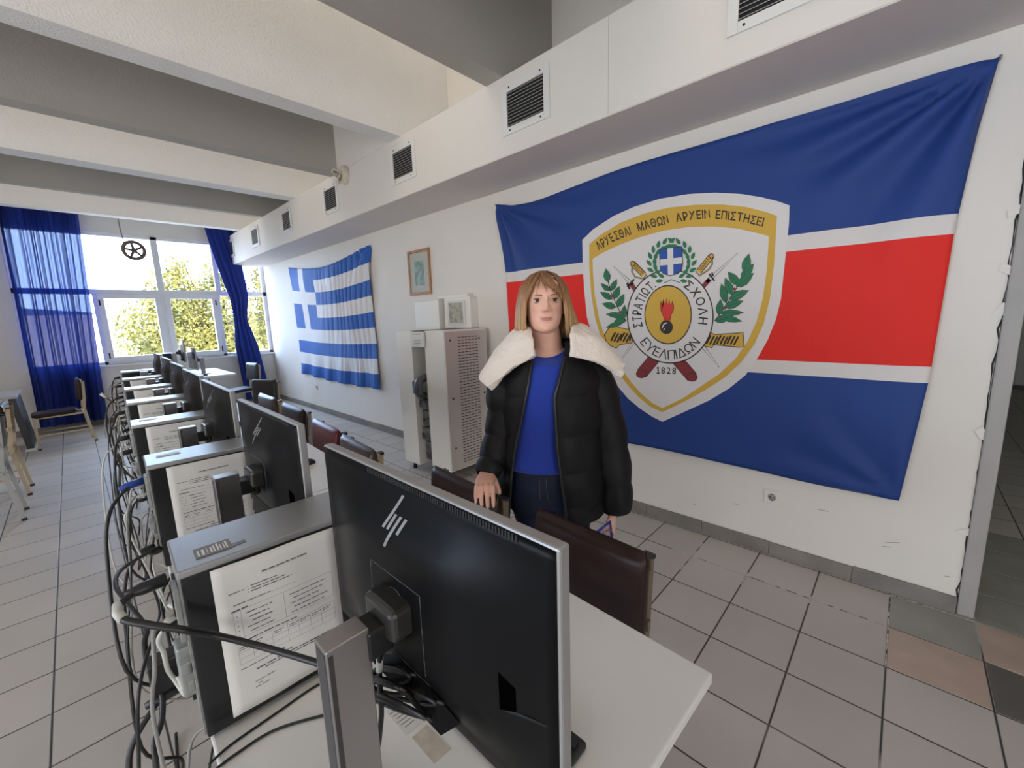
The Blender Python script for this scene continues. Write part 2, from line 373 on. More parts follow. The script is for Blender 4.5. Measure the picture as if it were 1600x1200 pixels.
q = MB(); q.box((10.89, -2.44, .95), (10.9, -1.94, 2.44)); q.box((10.89, -1.9, .95), (10.9, -1.44, 2.44)); struct(q.build('pane', mat('dim_glass', (.30, .34, .31), .08, spec=.8), d))
q = MB(); q.box((10.83, -2.55, 0), (10.95, -1.36, .06)); struct(q.build('baseboard_corridor', m_skirt, d))
b = MB(); b.box((10.93, -1.38, 0), (10.95, -.34, .08)); struct(b.build('baseboard_end', m_skirt))
# ================================================================== WALL THINGS
m_white = mat('white_metal', (.78, .78, .76), .4)
m_slat = mat('vent_slat_grey', (.42, .41, .39), .45)
vents = [(-1.0, -.61), (.30, .70), (1.706, 2.108), (3.141, 3.53), (4.617, 4.996), (6.0, 6.36), (7.37, 7.745), (8.77, 9.13)]
vl = ['white vent grille at the far near end of the duct behind the camera', 'white vent grille cut off by the top edge, above the red flag', 'large white vent grille above the left part of the big blue and red flag',
      'white vent grille between the two bright ceiling beams above the framed picture', 'white vent grille on the duct beside the broken wall fitting', 'white vent grille on the duct, fourth from the window',
      'white vent grille on the duct, second from the window', 'white vent grille at the window end of the duct']
vl[5] = 'white vent grille on the duct, third from the window'
for k, (y0, y1) in enumerate(vents):
    if k == 0: continue
    t = thing('vent_grille', vl[k], 'vent', (DX, (y0+y1)/2, 2.695), 0, 'vent grilles along the duct')
    h = (y1-y0)/2; b = MB(); fw = .045
    b.box((-.012, -h, 0), (0, -h+fw, .305)); b.box((-.012, h-fw, 0), (0, h, .305)); b.box((-.012, -h+fw, 0), (0, h-fw, fw)); b.box((-.012, -h+fw, .305-fw), (0, h-fw, .305))
    b.build('frame', m_white, t, bevel=.002)
    b = MB(); b.box((-.003, -h+fw, fw), (-.0005, h-fw, .305-fw)); b.build('dark_opening', m_dark, t)
    n = 11
    for i in range(n):
        z = fw+(i+.5)*(.305-2*fw)/n
        q = MB(); q.box((-.008, -h+fw, -.0012), (.006, h-fw, .0012), M=Matrix.Translation((-.006, 0, z)) @ Matrix.Rotation(-.45, 4, 'Y')); q.build('slat', m_slat, t)
    for sy in (-1, 1):
        for z in (.022, .283):
            q = MB(); q.cyl((-.014, sy*(h-.07), z), (-.011, sy*(h-.07), z), .006, 8); q.build('screw', m_dark, t)
# --- flags --------------------------------------------------------
m_fblue = mat('flag_blue', (.019, .056, .245), .6, spec=.3, bump=.05, bscale=400)
m_fred = mat('flag_red', (.80, .030, .022), .6, spec=.25, bump=.05, bscale=400)
m_fwhite = mat('flag_white', (.74, .70, .68), .6, bump=.05, bscale=400, sheen=.2)
FX = WX-.022
def shield_mask(y, z):
    d = math.hypot((y-1.17)/.80, (z-1.45)/.82); return smooth(1.12, 1.42, d)
def fold(y, z):
    """how far the cloth stands off its mean plane"""
    d = 0
    for cy, cz, sg, n1, am in ((-.18, 2.46, 1, 15, .030), (2.72, 2.46, -1, 17, .020), (-.06, .53, 1, 11, .010), (2.56, .52, -1, 12, .01)):
        r = math.hypot(y-cy, z-cz); a = math.atan2(z-cz, (y-cy)*sg)
        d += am*math.exp(-r/.85)*min(1, r*7)*math.sin(n1*a+2*math.sin(3*a)+1.5*noise.noise((a*2, cy, cz)))
    d += .007*math.sin(y*7.5+z*2.2+2.2*noise.noise((y*.8, z*.6, 1))) * smooth(2.4, 1.0, z)
    d += .010*noise.noise((y*2.1+z*1.6, z*1.0-y*.7, 3.3))
    return 1.6*d*shield_mask(y, z)
def flag_x(y, z): return min(FX-.012-fold(y, z), WX-.006)
def fR(z): return interp(z, [.528, 1.12, 1.197, 1.785, 1.874, 2.2, 2.462], [-.054, -.102, -.106, -.121, -.126, -.150, -.182])
def fL(z): return interp(z, [.52, 1.12, 1.285, 1.85, 2.02, 2.464], [2.56, 2.585, 2.60, 2.617, 2.641, 2.726])
zb = [.525, 1.12, 1.197, 1.79, 1.875, 2.463]; nz_ = [22, 4, 22, 4, 24]
rows = []; zm = []
for k in range(5):
    for i in range(nz_[k]): rows.append(zb[k]+(zb[k+1]-zb[k])*i/nz_[k]); zm.append(k)
rows.append(zb[-1])
NU = 150
def sag(s, z):   # top edge hangs from its corners; s=0 left .. 1 right
    top = smooth(1.9, 2.46, z)
    return -top*(.055*smooth(0, .09, s)*smooth(.5, .09, s)) - smooth(1.2, .55, z)*.012*math.sin(s*9)
b = MB(); vs = []; 
for z in rows:
    for i in range(NU+1):
        s = i/NU; y = fL(z)+(fR(z)-fL(z))*s; zz = z+sag(s, z); vs.append((flag_x(y, zz), y, zz))
b.v = vs
for j in range(len(rows)-1):
    for i in range(NU):
        a = j*(NU+1)+i; b.f.append([a, a+1, a+NU+2, a+NU+1]); b.m.append({0: 0, 1: 2, 2: 1, 3: 2, 4: 0}[zm[j]]); b.sm.append(True)
flag = thing('wall_flag', 'huge blue, white and red flag with a crest shield on the right wall', 'flag', (0, 0, 0))
b.build('flag_cloth', [m_fblue, m_fred, m_fwhite], flag, solid=.0015)
for (y, z) in ((2.728, 2.466), (-.184, 2.466)):
    q = MB(); q.cyl((WX-.035, y, z), (WX, y, z), .006, 8); q.build('nail', mat('nail_steel', (.35, .34, .32), .4, metal=.8), flag)
# --- crest drawn in the coordinates of a straight-on working grid on the flag plane
m_cy = mat('crest_yellow', (.68, .42, .055), .6); m_ck = mat('crest_ink', (.03, .022, .02), .6); m_cg = mat('crest_green', (.022, .19, .085), .6)
m_cr = mat('crest_maroon', (.24, .028, .03), .6); m_cred = mat('crest_red', (.72, .04, .03), .6); m_cb = mat('crest_blue', (.02, .085, .40), .6); m_cw = mat('crest_white', (.76, .73, .72), .6)
CM = [m_cw, m_cy, m_ck, m_cg, m_cr, m_cred, m_cb]; WH, YE, INK, GR, MA, RE, BL = range(7)
class Crest:
    def __init__(s): s.b = MB(); s.k = 0
    def P(s, x, y, lay):
        p = on_plane(880+x*.316667, 290+y*.316667, 0, FX-.012); return Vector((flag_x(p.y, p.z)-.0025-lay*.0007, p.y, p.z))
    def poly(s, pts, mi, lay):
        bm = bmesh.new(); vs = [bm.verts.new(s.P(x, y, lay)) for x, y in pts]; f = bm.faces.new(vs)
        bmesh.ops.triangulate(bm, faces=[f]); bm.verts.index_update()
        s.b.add([v.co.copy() for v in bm.verts], [[v.index for v in f.verts] for f in bm.faces], mi); bm.free()
    def line(s, pts, w, mi, lay, taper=False):
        n = len(pts); L = []; R = []
        for i in range(n):
            a = Vector(pts[max(i-1, 0)]); c = Vector(pts[min(i+1, n-1)]); d = (c-a).normalized(); nn = Vector((-d.y, d.x))*(w/2*(1-(i/(n-1))*.85 if taper else 1))
            L.append(Vector(pts[i])+nn); R.append(Vector(pts[i])-nn)
        vs = [s.P(p.x, p.y, lay) for p in L]+[s.P(p.x, p.y, lay) for p in R]
        s.b.add(vs, [(i, i+1, n+i+1, n+i) for i in range(n-1)], mi)
    def ell(s, cx, cy, rx, ry, mi, lay, n=56): s.poly([(cx+rx*math.cos(2*PI*i/n), cy+ry*math.sin(2*PI*i/n)) for i in range(n)], mi, lay)
    def leaf(s, x, y, L_, w, ang, lay=5, ink=True):
        s.k = (s.k+1) % 23; lay = lay+s.k*.04
        a = math.radians(ang); d = Vector((math.cos(a), -math.sin(a))); nn = Vector((-d.y, d.x)); o = Vector((x, y))
        prof = [(0, 0), (.2, .38), (.45, .5), (.7, .36), (1, 0), (.7, -.36), (.45, -.5), (.2, -.38)]
        if ink: s.poly([o+d*(L_*(u*1.04-.02))+nn*(w*v*1.16) for u, v in prof], INK, lay)
        s.poly([o+d*L_*u+nn*w*v for u, v in prof], GR, lay+1)
        if ink: s.line([o, o+d*L_*.8], 1.6, INK, lay+2)
    def text(s, txt, path, h, mi, lay, wf=1.0, sp=.16, bold=.0):
        """letters along a polyline (baseline), evenly filling it"""
        P = [Vector(p) for p in path]; D = [0]
        for i in range(1, len(P)): D.append(D[-1]+(P[i]-P[i-1]).length)
        adv = [glyph(c, bold)[2] if c != ' ' else .5 for c in txt]; tot = sum(adv)+sp*(len(txt)-1); sc = D[-1]/tot; x = 0
        def at(t):
            px = np.interp(t, D, [p.x for p in P]); py = np.interp(t, D, [p.y for p in P]); return Vector((px, py))
        for c, a in zip(txt, adv):
            w = a*sc; t0 = x; x += w+sp*sc
            if c == ' ': continue
            vs, fs, _, gh = glyph(c, bold); p0 = at(t0); p1 = at(t0+w); d = (p1-p0).normalized() if w > 0 else Vector((1, 0)); up = Vector((d.y, -d.x))
            s.b.add([s.P(*(p0+d*(u*w*wf)+up*(v*h*max(gh, .2) if c == '.' else v*h)), lay) for u, v in vs], fs, mi)
C = Crest()
C.poly([(95,268),(150,215),(250,150),(350,105),(480,65),(620,42),(750,35),(880,42),(980,58),(1060,78),(1117,98),(1115,180),(1105,280),(1092,400),(1075,560),(1050,660),(1010,760),(960,850),(900,935),(820,1000),(720,1060),(600,1115),(490,1165),(440,1140),(380,1100),(320,1050),(270,990),(225,920),(180,830),(145,740),(118,650),(105,520),(97,400)], WH, 0)
C.poly([(130,290),(180,247),(280,185),(400,138),(520,109),(650,95),(780,93),(900,105),(1000,130),(1055,150),(1050,250),(1040,400),(1020,560),(990,680),(945,780),(880,870),(800,945),(700,1010),(600,1065),(490,1118),(430,1090),(370,1040),(320,985),(270,920),(230,850),(190,760),(160,660),(140,540),(130,400)], YE, 1)
C.poly([(147,362),(190,335),(280,292),(380,255),(500,222),(620,205),(740,202),(860,212),(960,235),(1015,250),(1013,300),(1005,420),(985,560),(955,670),(910,770),(850,855),(770,930),(680,990),(590,1050),(490,1098),(440,1072),(385,1025),(335,968),(290,905),(250,840),(208,750),(178,655),(157,540),(148,420)], WH, 2)
# blades and daggers behind the medallion
for (a, c_, w) in (((400, 700), (285, 862), 26), ((650, 740), (770, 895), 26), ((345, 490), (252, 400), 20), ((705, 480), (862, 333), 22)):
    C.line([a, c_], w, INK, 3, True); a2 = Vector(a).lerp(Vector(c_), .02); c2 = Vector(a).lerp(Vector(c_), .97); C.line([a2, c2], w-7, WH, 4, True)
for (a, c_) in (((362, 520), (335, 485)), ((690, 500), (725, 462))): C.line([a, c_], 22, MA, 4)
for (a, c_) in (((318, 500), (352, 462)), ((722, 435), (748, 470)), ((330, 512), (316, 480)), ((735, 430), (742, 446))): C.line([a, c_], 9, INK, 5)
# sabre hilts
for (gx_, gy_, ex_, ey_, sgn) in ((345, 385, 400, 440, 1), (733, 348, 670, 425, -1)):
    C.line([(gx_, gy_), (ex_, ey_)], 30, INK, 4); C.line([(gx_+3*sgn, gy_+4), (ex_, ey_)], 22, YE, 5); C.ell(gx_, gy_, 13, 13, INK, 5, 16); C.ell(gx_, gy_, 9, 9, YE, 6, 14)
    for k in range(6):
        p = Vector((gx_, gy_)).lerp(Vector((ex_, ey_)), .2+.13*k); C.line([p+Vector((-10, 3)), p+Vector((10, -3))], 3, INK, 6)
    bow = [(gx_-sgn*2, gy_+8), (gx_+sgn*-4, gy_+40), (gx_+sgn*12, gy_+66), (ex_-sgn*4, ey_+20), (ex_+sgn*14, ey_-2)]; C.line(bow, 8, INK, 5); C.line(bow, 3, YE, 6)
# cannons
for poly, ink in (([(205,735),(225,705),(262,685),(275,700),(340,712),(345,775),(280,785),(265,802),(235,790),(212,765)], 0), ([(690,735),(735,725),(745,735),(868,727),(888,722),(894,795),(872,798),(745,785),(735,800),(690,790)], 1)):
    cx = sum(p[0] for p in poly)/len(poly); cy = sum(p[1] for p in poly)/len(poly)
    C.poly(poly, YE, 3)
    C.line(poly+[poly[0]], 4, INK, 4)
    for k in range(9 if ink else 7):
        x = (708+k*17) if ink else (238+k*15); yy = 757+(k % 3)*3 if ink else 742+(k % 3)*4
        C.line([(x, yy+24), (x+8, yy+6), (x+22, yy-18)], 9, INK, 4)
# maroon handles
for (a, c_) in (((455, 848), (388, 928)), ((563, 858), (638, 945))):
    C.line([a, c_], 58, INK, 3); C.line([a, c_], 52, MA, 4); d = Vector(c_)
    C.ell(d.x, d.y, 27, 22, INK, 5, 20); C.ell(d.x, d.y, 24, 19, MA, 6, 20)
# medallion
C.ell(530, 645, 214, 233, INK, 5); C.ell(530, 645, 208, 227, WH, 6); C.ell(520, 637, 117, 146, INK, 7); C.ell(520, 637, 112, 140, YE, 8)
fl_ = [(500,655),(484,620),(480,585),(486,568),(492,600),(498,570),(497,560),(506,590),(512,560),(514,553),(519,588),(527,565),(526,556),(532,590),(541,572),(540,566),(549,590),(548,615),(535,640),(532,664)]
C.poly(fl_, INK, 9); C.poly([(516+(x-516)*.92, 612+(y-612)*.94) for x, y in fl_], RE, 10)
C.line([(498, 662), (532, 662)], 9, RE, 10); C.ell(512, 698, 32, 34, INK, 10, 26); C.line([(490, 705), (500, 683), (515, 677)], 5, WH, 11); C.line([(498, 716), (504, 704)], 3, WH, 11)
# wreath and small blue shield with the white cross
for side in (-1, 1):
    for k in range(9):
        t = math.radians(-90+side*(25+k*18.5)+180); cx = 537+92*math.cos(t)*1; cy = 380+90*math.sin(t)
        for o in (-14, 14):
            C.leaf(cx+o*.55*math.cos(t), cy+o*.55*math.sin(t), 40, 19, -math.degrees(t)+(-side*78)+(o*1.4*side), 7, False)
C.line([(500, 480), (537, 464), (580, 480)], 4, GR, 8)
C.poly([(476,314),(590,300),(593,385),(588,415),(572,435),(530,448),(496,436),(480,418)], INK, 9)
C.poly([(479,317),(587,303),(590,385),(585,413),(570,431),(530,444),(498,433),(483,416)], BL, 10)
C.poly([(517,311),(546,307),(547,441),(520,442)], WH, 11); C.poly([(480,366),(590,354),(590,384),(482,396)], WH, 11.5)
# laurel branches
def branch(stem, leaves):
    C.line(stem, 4, INK, 4)
    for (x, y, L_, w, a) in leaves: C.leaf(x, y, L_, w, a, 5)
branch([(312,668),(270,600),(235,520),(216,440)], [(222,475,66,30,98),(232,520,58,24,140),(236,520,66,26,62),(245,560,70,28,150),(252,560,70,30,66),(262,600,70,30,165),(268,600,74,30,62),(290,640,76,26,176),(298,660,72,28,84),(306,662,70,24,158),(300,672,92,24,198),(312,668,60,24,180)])
branch([(748,668),(800,600),(860,500),(912,385)], [(895,430,96,40,76),(880,460,96,38,50),(868,490,84,38,130),(855,500,110,40,38),(835,540,92,36,112),(820,560,106,38,24),(806,580,100,36,104),(795,600,100,36,18),(770,640,80,34,84),(775,630,118,30,2),(768,645,120,30,-12),(750,668,80,28,10)])
for (x, y) in ((848, 510), (247, 545), (800, 603), (283, 625)): C.ell(x, y, 7, 7, MA, 9, 12)
C.b.build('crest', CM, flag)
T = Crest()
for wd, pth in (('ΑΡΧΕΣΘΑΙ', [(178,320),(258,272),(340,242)]), ('ΜΑΘΩΝ', [(374,228),(450,205),(524,188)]), ('ΑΡΧΕΙΝ', [(560,182),(640,168),(726,162)]), ('ΕΠΙΣΤΗΣΕΙ', [(752,164),(870,176),(985,203)])):
    T.text(wd, pth, 44, INK, 3, bold=.017)
def arc(a0, a1, rx, ry, n=20): return [(530+rx*math.cos(math.radians(a0+(a1-a0)*i/n)), 645+ry*math.sin(math.radians(a0+(a1-a0)*i/n))) for i in range(n+1)]
T.text('ΣΤΡΑΤΙΩΤ.', arc(162, 242, 141, 163), 46, INK, 8, bold=.012)
T.text('ΣΧΟΛΗ', arc(-63, 13, 141, 163), 46, INK, 8, bold=.012)
T.text('ΕΥΕΛΠΙΔΩΝ', arc(143, 37, 188, 214), 46, INK, 8)
T.text('828', [(485, 928), (558, 930)], 33, INK, 4, sp=.3, bold=.015)
T.line([(470, 894), (470, 926)], 6, INK, 4); T.line([(462, 901), (470, 896)], 5, INK, 4); T.line([(461, 925), (479, 926)], 5, INK, 4)
T.b.build('lettering', CM, bpy.data.objects['crest'])
# --- Greek national flag -------------------------------------------
m_gb = mat('greek_flag_blue', (.030, .125, .47), .6, spec=.3, bump=.05, bscale=400); m_gw = mat('greek_flag_white', (.74, .72, .72), .6, bump=.05, bscale=400, sheen=.2)
def gpt(x, y): p = on_plane(420+x*.216667, 370+y*.216667, 0, WX-.03); return p.y, p.z
# stripe boundaries read at the left and the right edge of the cloth, top to bottom
Lb = [gpt(140,220), gpt(152,302), gpt(168,388), gpt(181,480), gpt(195,570), gpt(206,655), gpt(216,742), gpt(224,828), gpt(232,908), gpt(236,980)]
Rb = [gpt(727,58), gpt(728,182), gpt(735,308), gpt(742,424), gpt(750,543), gpt(760,655), gpt(776,770), gpt(782,880), gpt(795,990), gpt(810,1100)]
def gcoord(s, t):
    k = min(int(t*9), 8); f = t*9-k
    ly = Lb[k][0]+(Lb[k+1][0]-Lb[k][0])*f; lz = Lb[k][1]+(Lb[k+1][1]-Lb[k][1])*f
    ry = Rb[k][0]+(Rb[k+1][0]-Rb[k][0])*f; rz = Rb[k][1]+(Rb[k+1][1]-Rb[k][1])*f
    bow = -.10*math.sin(PI*min(1, s*1.02))*(1-t)**2*1.25 + .0*t - .03*math.sin(PI*s)*t
    return ly+(ry-ly)*s, lz+(rz-lz)*s+bow
def gfold(s, t, y, z):
    ph = 118*(s+.07*t)+5*noise.noise((s*7, t*1.5, 0)); a = .0125*(math.sin(ph)+.35*math.sin(2*ph+.8))*(.6+.8*max(0, .5+noise.noise((s*9, t*1.2, 3))))*smooth(.1, .85, s)*(.35+.65*math.sin(PI*min(1, t+.25)))
    a += .028*math.sin(34*s+3*noise.noise((s*3, t, 5)))*smooth(.75, 1, t)
    a += .015*noise.noise((s*5+t*3, t*2, 9)) + .02*math.sin(9*math.atan2(t+.02, 1.02-s))*math.exp(-math.hypot(1-s, t)/.35)
    return a
def gmat(s, t):
    k = min(int(t*9), 8)
    if s < 10/27*.93:
        if k <= 4: 
            if k == 2: return 1
            if .135 < s < .215: return 1
            return 0
    return 0 if k % 2 == 0 else 1
us = sorted(set([round(i/260, 6) for i in range(261)]+[.135, .215, round(10/27*.93, 6)])); vs_ = [i/90 for i in range(91)]
b = MB()
for t in vs_:
    for s in us:
        y, z = gcoord(s, t); b.v.append((min(WX-.03-gfold(s, t, y, z), WX-.006), y, z))
for j in range(90):
    for i in range(len(us)-1):
        a = j*len(us)+i; b.f.append([a, a+1, a+len(us)+1, a+len(us)]); b.m.append(gmat((us[i]+us[i+1])/2, (vs_[j]+vs_[j+1])/2)); b.sm.append(True)
tag(b.build('striped_flag', [m_gb, m_gw], solid=.0015), 'blue and white striped flag with a cross on the right wall near the window', 'flag')
# --- framed picture -------------------------------------------------
t = thing('picture_frame', 'small framed certificate in a thin orange wooden frame between the flags', 'picture', (WX, 3.975, 2.0))
m_wood = mat('orange_wood', (.42, .20, .075), .4, var=.25, vscale=20, bump=.1, bscale=120)
w, h = .205, .243; b = MB()
for lo, hi in (((-.022, -w, -h), (-.001, -w+.028, h)), ((-.022, w-.028, -h), (-.001, w, h)), ((-.022, -w+.028, h-.028), (-.001, w-.028, h)), ((-.022, -w+.028, -h), (-.001, w-.028, -h+.028))): b.box(lo, hi)
b.build('frame', m_wood, t, bevel=.004)
b = MB(); b.box((-.010, -w+.026, -h+.026), (-.006, w-.026, h-.026)); b.build('mount', mat('cream_mount', (.62, .60, .53), .7), t)
b = MB(); b.box((-.0115, -.085, -.14), (-.0102, .085, .125)); b.build('print', mat('green_print', (.33, .43, .40), .6, var=.45, vscale=16, detail=8), t)
b = MB(); b.box((-.0145, -w+.027, -h+.027), (-.0125, w-.027, h-.027)); b.build('glass', m_glass, t)
# --- wall sockets ----------------------------------------------------
def socket(y, z, label):
    t = thing('wall_socket', label, 'socket', (WX, y, z)); b = MB(); b.box((-.012, -.043, -.043), (0, .043, .043)); b.build('cover_plate', m_white, t, bevel=.004)
    b = MB(); b.ring((-.012, 0, 0), .024, .003, 'x', 24, 6); b.build('rim', m_white, t)
    b = MB(); b.cyl((-.0128, 0, 0), (-.0118, 0, 0), .022, 24); b.build('socket_well', mat('socket_shade', (.36, .34, .32), .5), t)
    b = MB()
    for s in (-1, 1): b.cyl((-.0135, s*.0095, 0), (-.0125, s*.0095, 0), .0035, 10); b.box((-.015, -.004, s*.02-.002), (-.012, .004, s*.02+.002))
    b.build('contact', m_dark, t)
socket(.493, .37, 'white wall socket under the big blue and red flag'); socket(7.2, .405, 'white wall socket under the blue and white striped flag')
# --- broken detector fitting on the duct + stub by the vent ----------
t = thing('wall_fitting', 'broken cream fitting with loose plaster on the duct by the ceiling beam', 'fitting', (DX, 4.41, 3.0))
m_cream = mat('cream_plastic', (.66, .60, .50), .5, var=.1, vscale=30)
b = MB(); b.cyl((-.05, 0, .0), (0, 0, .0), .085, 20, r1=.095); b.build('base', m_cream, t, bevel=.006)
b = MB(); b.tube([(-.03, .06, .05), (-.08, .1, .07), (-.07, .16, .06), (-.03, .17, .03)], .012, 8); b.tube([(-.05, -.02, .03), (-.09, 0, -.05), (-.06, .03, -.09)], .008, 6); b.build('bracket', m_cream, t)
b = MB(); b.ball((-.05, .02, -.02), .04, 12, 8); b.build('lamp_socket', mat('brownish_plastic', (.30, .24, .18), .5), t)
b = MB(); b.box((DX-.06, 3.35, 3.08), (DX+.0, 3.41, 3.11)); tag(b.build('cable_clip', m_cream, bevel=.006), 'small cream clip at the end of the beam above the third vent', 'clip')
# --- fuse box on the wall ---------------------------------------------
m_beige = mat('beige_enamel', (.84, .82, .77), .4); m_enamel_shade = mat('enamel_warm_shade', (.66, .61, .56), .42)  # second enamel: warm shade on the side panel put into its colour
t = thing('fuse_box', 'beige electrical fuse box with a glazed window on the wall above the tall cabinet', 'fuse box', (WX, 3.47, 1.39))
b = MB(); b.box((-.10, -.42, .0), (0, -.02, .30)); b.box((-.08, -.36, .30), (0, .12, .335)); b.build('housing', m_beige, t, bevel=.005)
b = MB(); b.box((-.135, .03, -.01), (-.005, .46, .29)); b.build('cover', m_beige, t, bevel=.006)
b = MB(); b.box((-.112, -.35, .03), (-.101, -.08, .27)); b.build('window_frame', mat('light_enamel', (.70, .69, .65), .4), t, bevel=.003)
b = MB(); b.box((-.116, -.32, .05), (-.1125, -.11, .25)); b.build('window', mat('meter_window', (.42, .42, .36), .12, var=.35, vscale=18, detail=6), t)
# --- tall cabinet --------------------------------------------------------
t = thing('equipment_cabinet', 'tall beige equipment cabinet with slotted side panel and open front bay by the wall', 'cabinet', (2.21, 2.89, 0))
b = MB(); b.box((0, 0.003, .10), (.50, .295, 1.385)); b.build('body', m_beige, t, bevel=.006)
b = MB(); b.box((.004, -.006, .115), (.498, .004, 1.375)); sp = b.build('side_panel', m_enamel_shade, t, bevel=.003)
b = MB()
for c_ in range(6):
    for r_ in range(44):
        x = .145+c_*.041; z = .165+r_*.0268
        b.box((x, -.0075, z), (x+.031, -.0055, z+.0065))
b.build('slot_pattern', m_dark, sp)
for (x, z) in ((.06, 1.30), (.40, 1.30), (.06, .78), (.06, .32), (.44, .78), (.44, .32)):
    q = MB(); q.cyl((x, -.010, z), (x, -.005, z), .009, 10); q.build('screw', m_dark, sp)
b = MB(); b.box((0, .295, 1.30), (.50, .475, 1.385)); b.box((.30, .295, .10), (.5, .475, 1.30)); b.build('rear_frame', m_dark, t)
b = MB(); b.box((-.02, .475, .07), (.50, .735, 1.385)); b.build('door_panel', m_beige, t, bevel=.006)
b = MB(); b.box((-.03, .26, 1.24), (-.012, .47, 1.38)); pl_ = b.build('name_plate', mat('plate_white', (.72, .72, .70), .4), t, bevel=.003)
b = MB()
for k, z in enumerate((1.355, 1.30, 1.285, 1.27, 1.255)): b.box((-.0306, .30, z), (-.0298, .43-.02*(k % 2), z+.004))
b.build('print_lines', m_dark, pl_)
m_mach = mat('machine_grey', (.13, .135, .14), .4, var=.6, vscale=18, detail=8)
for z0, z1, d in ((.12, .30, .06), (.33, .45, .03), (.47, .62, .05), (.64, .72, .02)):
    b = MB(); b.box((d, .30, z0), (.30, .47, z1))
    for k in range(5): b.box((d-.02, .31+k*.03, z0+.02), (d, .33+k*.03, z0+.05+.02*(k % 3)))
    b.build('module', m_mach, t, bevel=.004)
b = MB(); b.tube(catmull([(.05, .35, .95), (-.03, .36, .93), (-.05, .38, .86), (-.02, .41, .80), (.05, .40, .76)]), .035, 10); b.box((-.06, .33, .80), (-.02, .45, .92)); b.build('handset', mat('handset_grey', (.09, .10, .12), .35), t, bevel=.008)
b = MB()
for x in (.05, .45):
    for y in (.05, .24): b.cyl((x, y, .05), (x, y, .10), .012, 8); b.cyl((x-.015, y, .035), (x+.015, y, .035), .035, 14)
b.build('caster', m_dark, t)
b = MB(); b.cyl((.02, .62, 0), (.02, .62, .08), .02, 12, r1=.012); b.cyl((.45, .62, 0), (.45, .62, .08), .02, 12); b.build('foot', m_dark, t)
# --- hanging hand wheel ----------------------------------------------------
t = thing('hand_wheel', 'brown spoked hand wheel hanging in front of the window', 'wheel', (.845, 8.5, 2.64), .12)
m_rust = mat('brown_iron', (.13, .09, .068), .55, var=.3, vscale=20)
b = MB(); b.ring((0, 0, 0), .122, .024, 'y', 36, 8); b.build('rim', m_rust, t)
for k in range(5):
    a = k*2*PI/5+.5; q = MB(); q.tube([(0, 0, 0), (.12*math.cos(a), 0, .12*math.sin(a))], [.030, .020], 8, flat=.7); q.build('spoke', m_rust, t)
b = MB(); b.cyl((0, -.025, 0), (0, .025, 0), .028, 14); b.build('hub', m_rust, t)
b = MB(); b.tube([(-.10, 0, .10), (-.115, 0, .3), (-.13, 0, 1.21)], .007, 8); b.build('rod', mat('rod_brown', (.25, .20, .16), .5), t)
# ================================================================== COMPUTER ROW
PHI = math.radians(-2.7); OX, OY = .047, .262; TZ = .755
def rp(a, c, z=0): return Vector((OX - a*math.sin(PHI)*1 + c*math.cos(PHI), OY + a*math.cos(PHI) + c*math.sin(PHI), z))
m_lam = mat('white_laminate', (.82, .81, .78), .35, var=.02, vscale=3)
m_ledge = mat('laminate_edge', (.52, .47, .41), .5)
m_steel = mat('white_leg_steel', (.66, .66, .64), .4)
m_blk = mat('black_plastic', (.014, .0145, .016), .32, bump=.03, bscale=300)
m_blkm = mat('black_plastic_matt', (.0028, .0030, .0033), .36, spec=.13, bump=.015, bscale=500)
m_silver = mat('silver_plastic', (.36, .35, .345), .38, metal=.35)
m_silv2 = mat('silver_stand', (.40, .38, .375), .3, metal=.92)
ordn = ['nearest', 'second-nearest', 'third', 'fourth', 'fifth', 'sixth', 'seventh']
desk_labels = ['nearest white desk, carrying the first two computers', 'second white desk from the camera, butted against the nearest one', 'third white desk from the camera in the computer row', 'white desk at the far end of the computer row']
def make_desk(w, d):
    t = thing('desk', '', 'desk')
    b = MB(); b.box((0, 0, TZ-.025), (d, w, TZ)); b.build('tabletop', m_lam, t, bevel=.004)
    b = MB(); b.box((.06, .05, TZ-.065), (d-.06, .075, TZ-.026)); b.box((.06, w-.075, TZ-.065), (d-.06, w-.05, TZ-.026)); b.box((.06, .05, TZ-.065), (.085, w-.05, TZ-.026)); b.box((d-.085, .05, TZ-.065), (d-.06, w-.05, TZ-.026)); b.build('apron', m_steel, t)
    for x in (.06, d-.47):
        for y in (.05, w-.08):
            b = MB(); b.box((x, y, .01), (x+.03, y+.03, TZ-.026)); l = b.build('leg', m_steel, t, bevel=.003)
            b = MB(); b.box((x-.003, y-.003, 0), (x+.033, y+.033, .014)); b.build('foot', m_blk, l)
    return t
d0 = make_desk(1.596, .765)
for k in range(4):
    t = d0 if k == 0 else copy_tree(d0)
    t.location = rp(k*1.60, 0); t.rotation_euler = (0, 0, PHI); t['label'] = desk_labels[k]; t['group'] = 'white desks of the computer row'
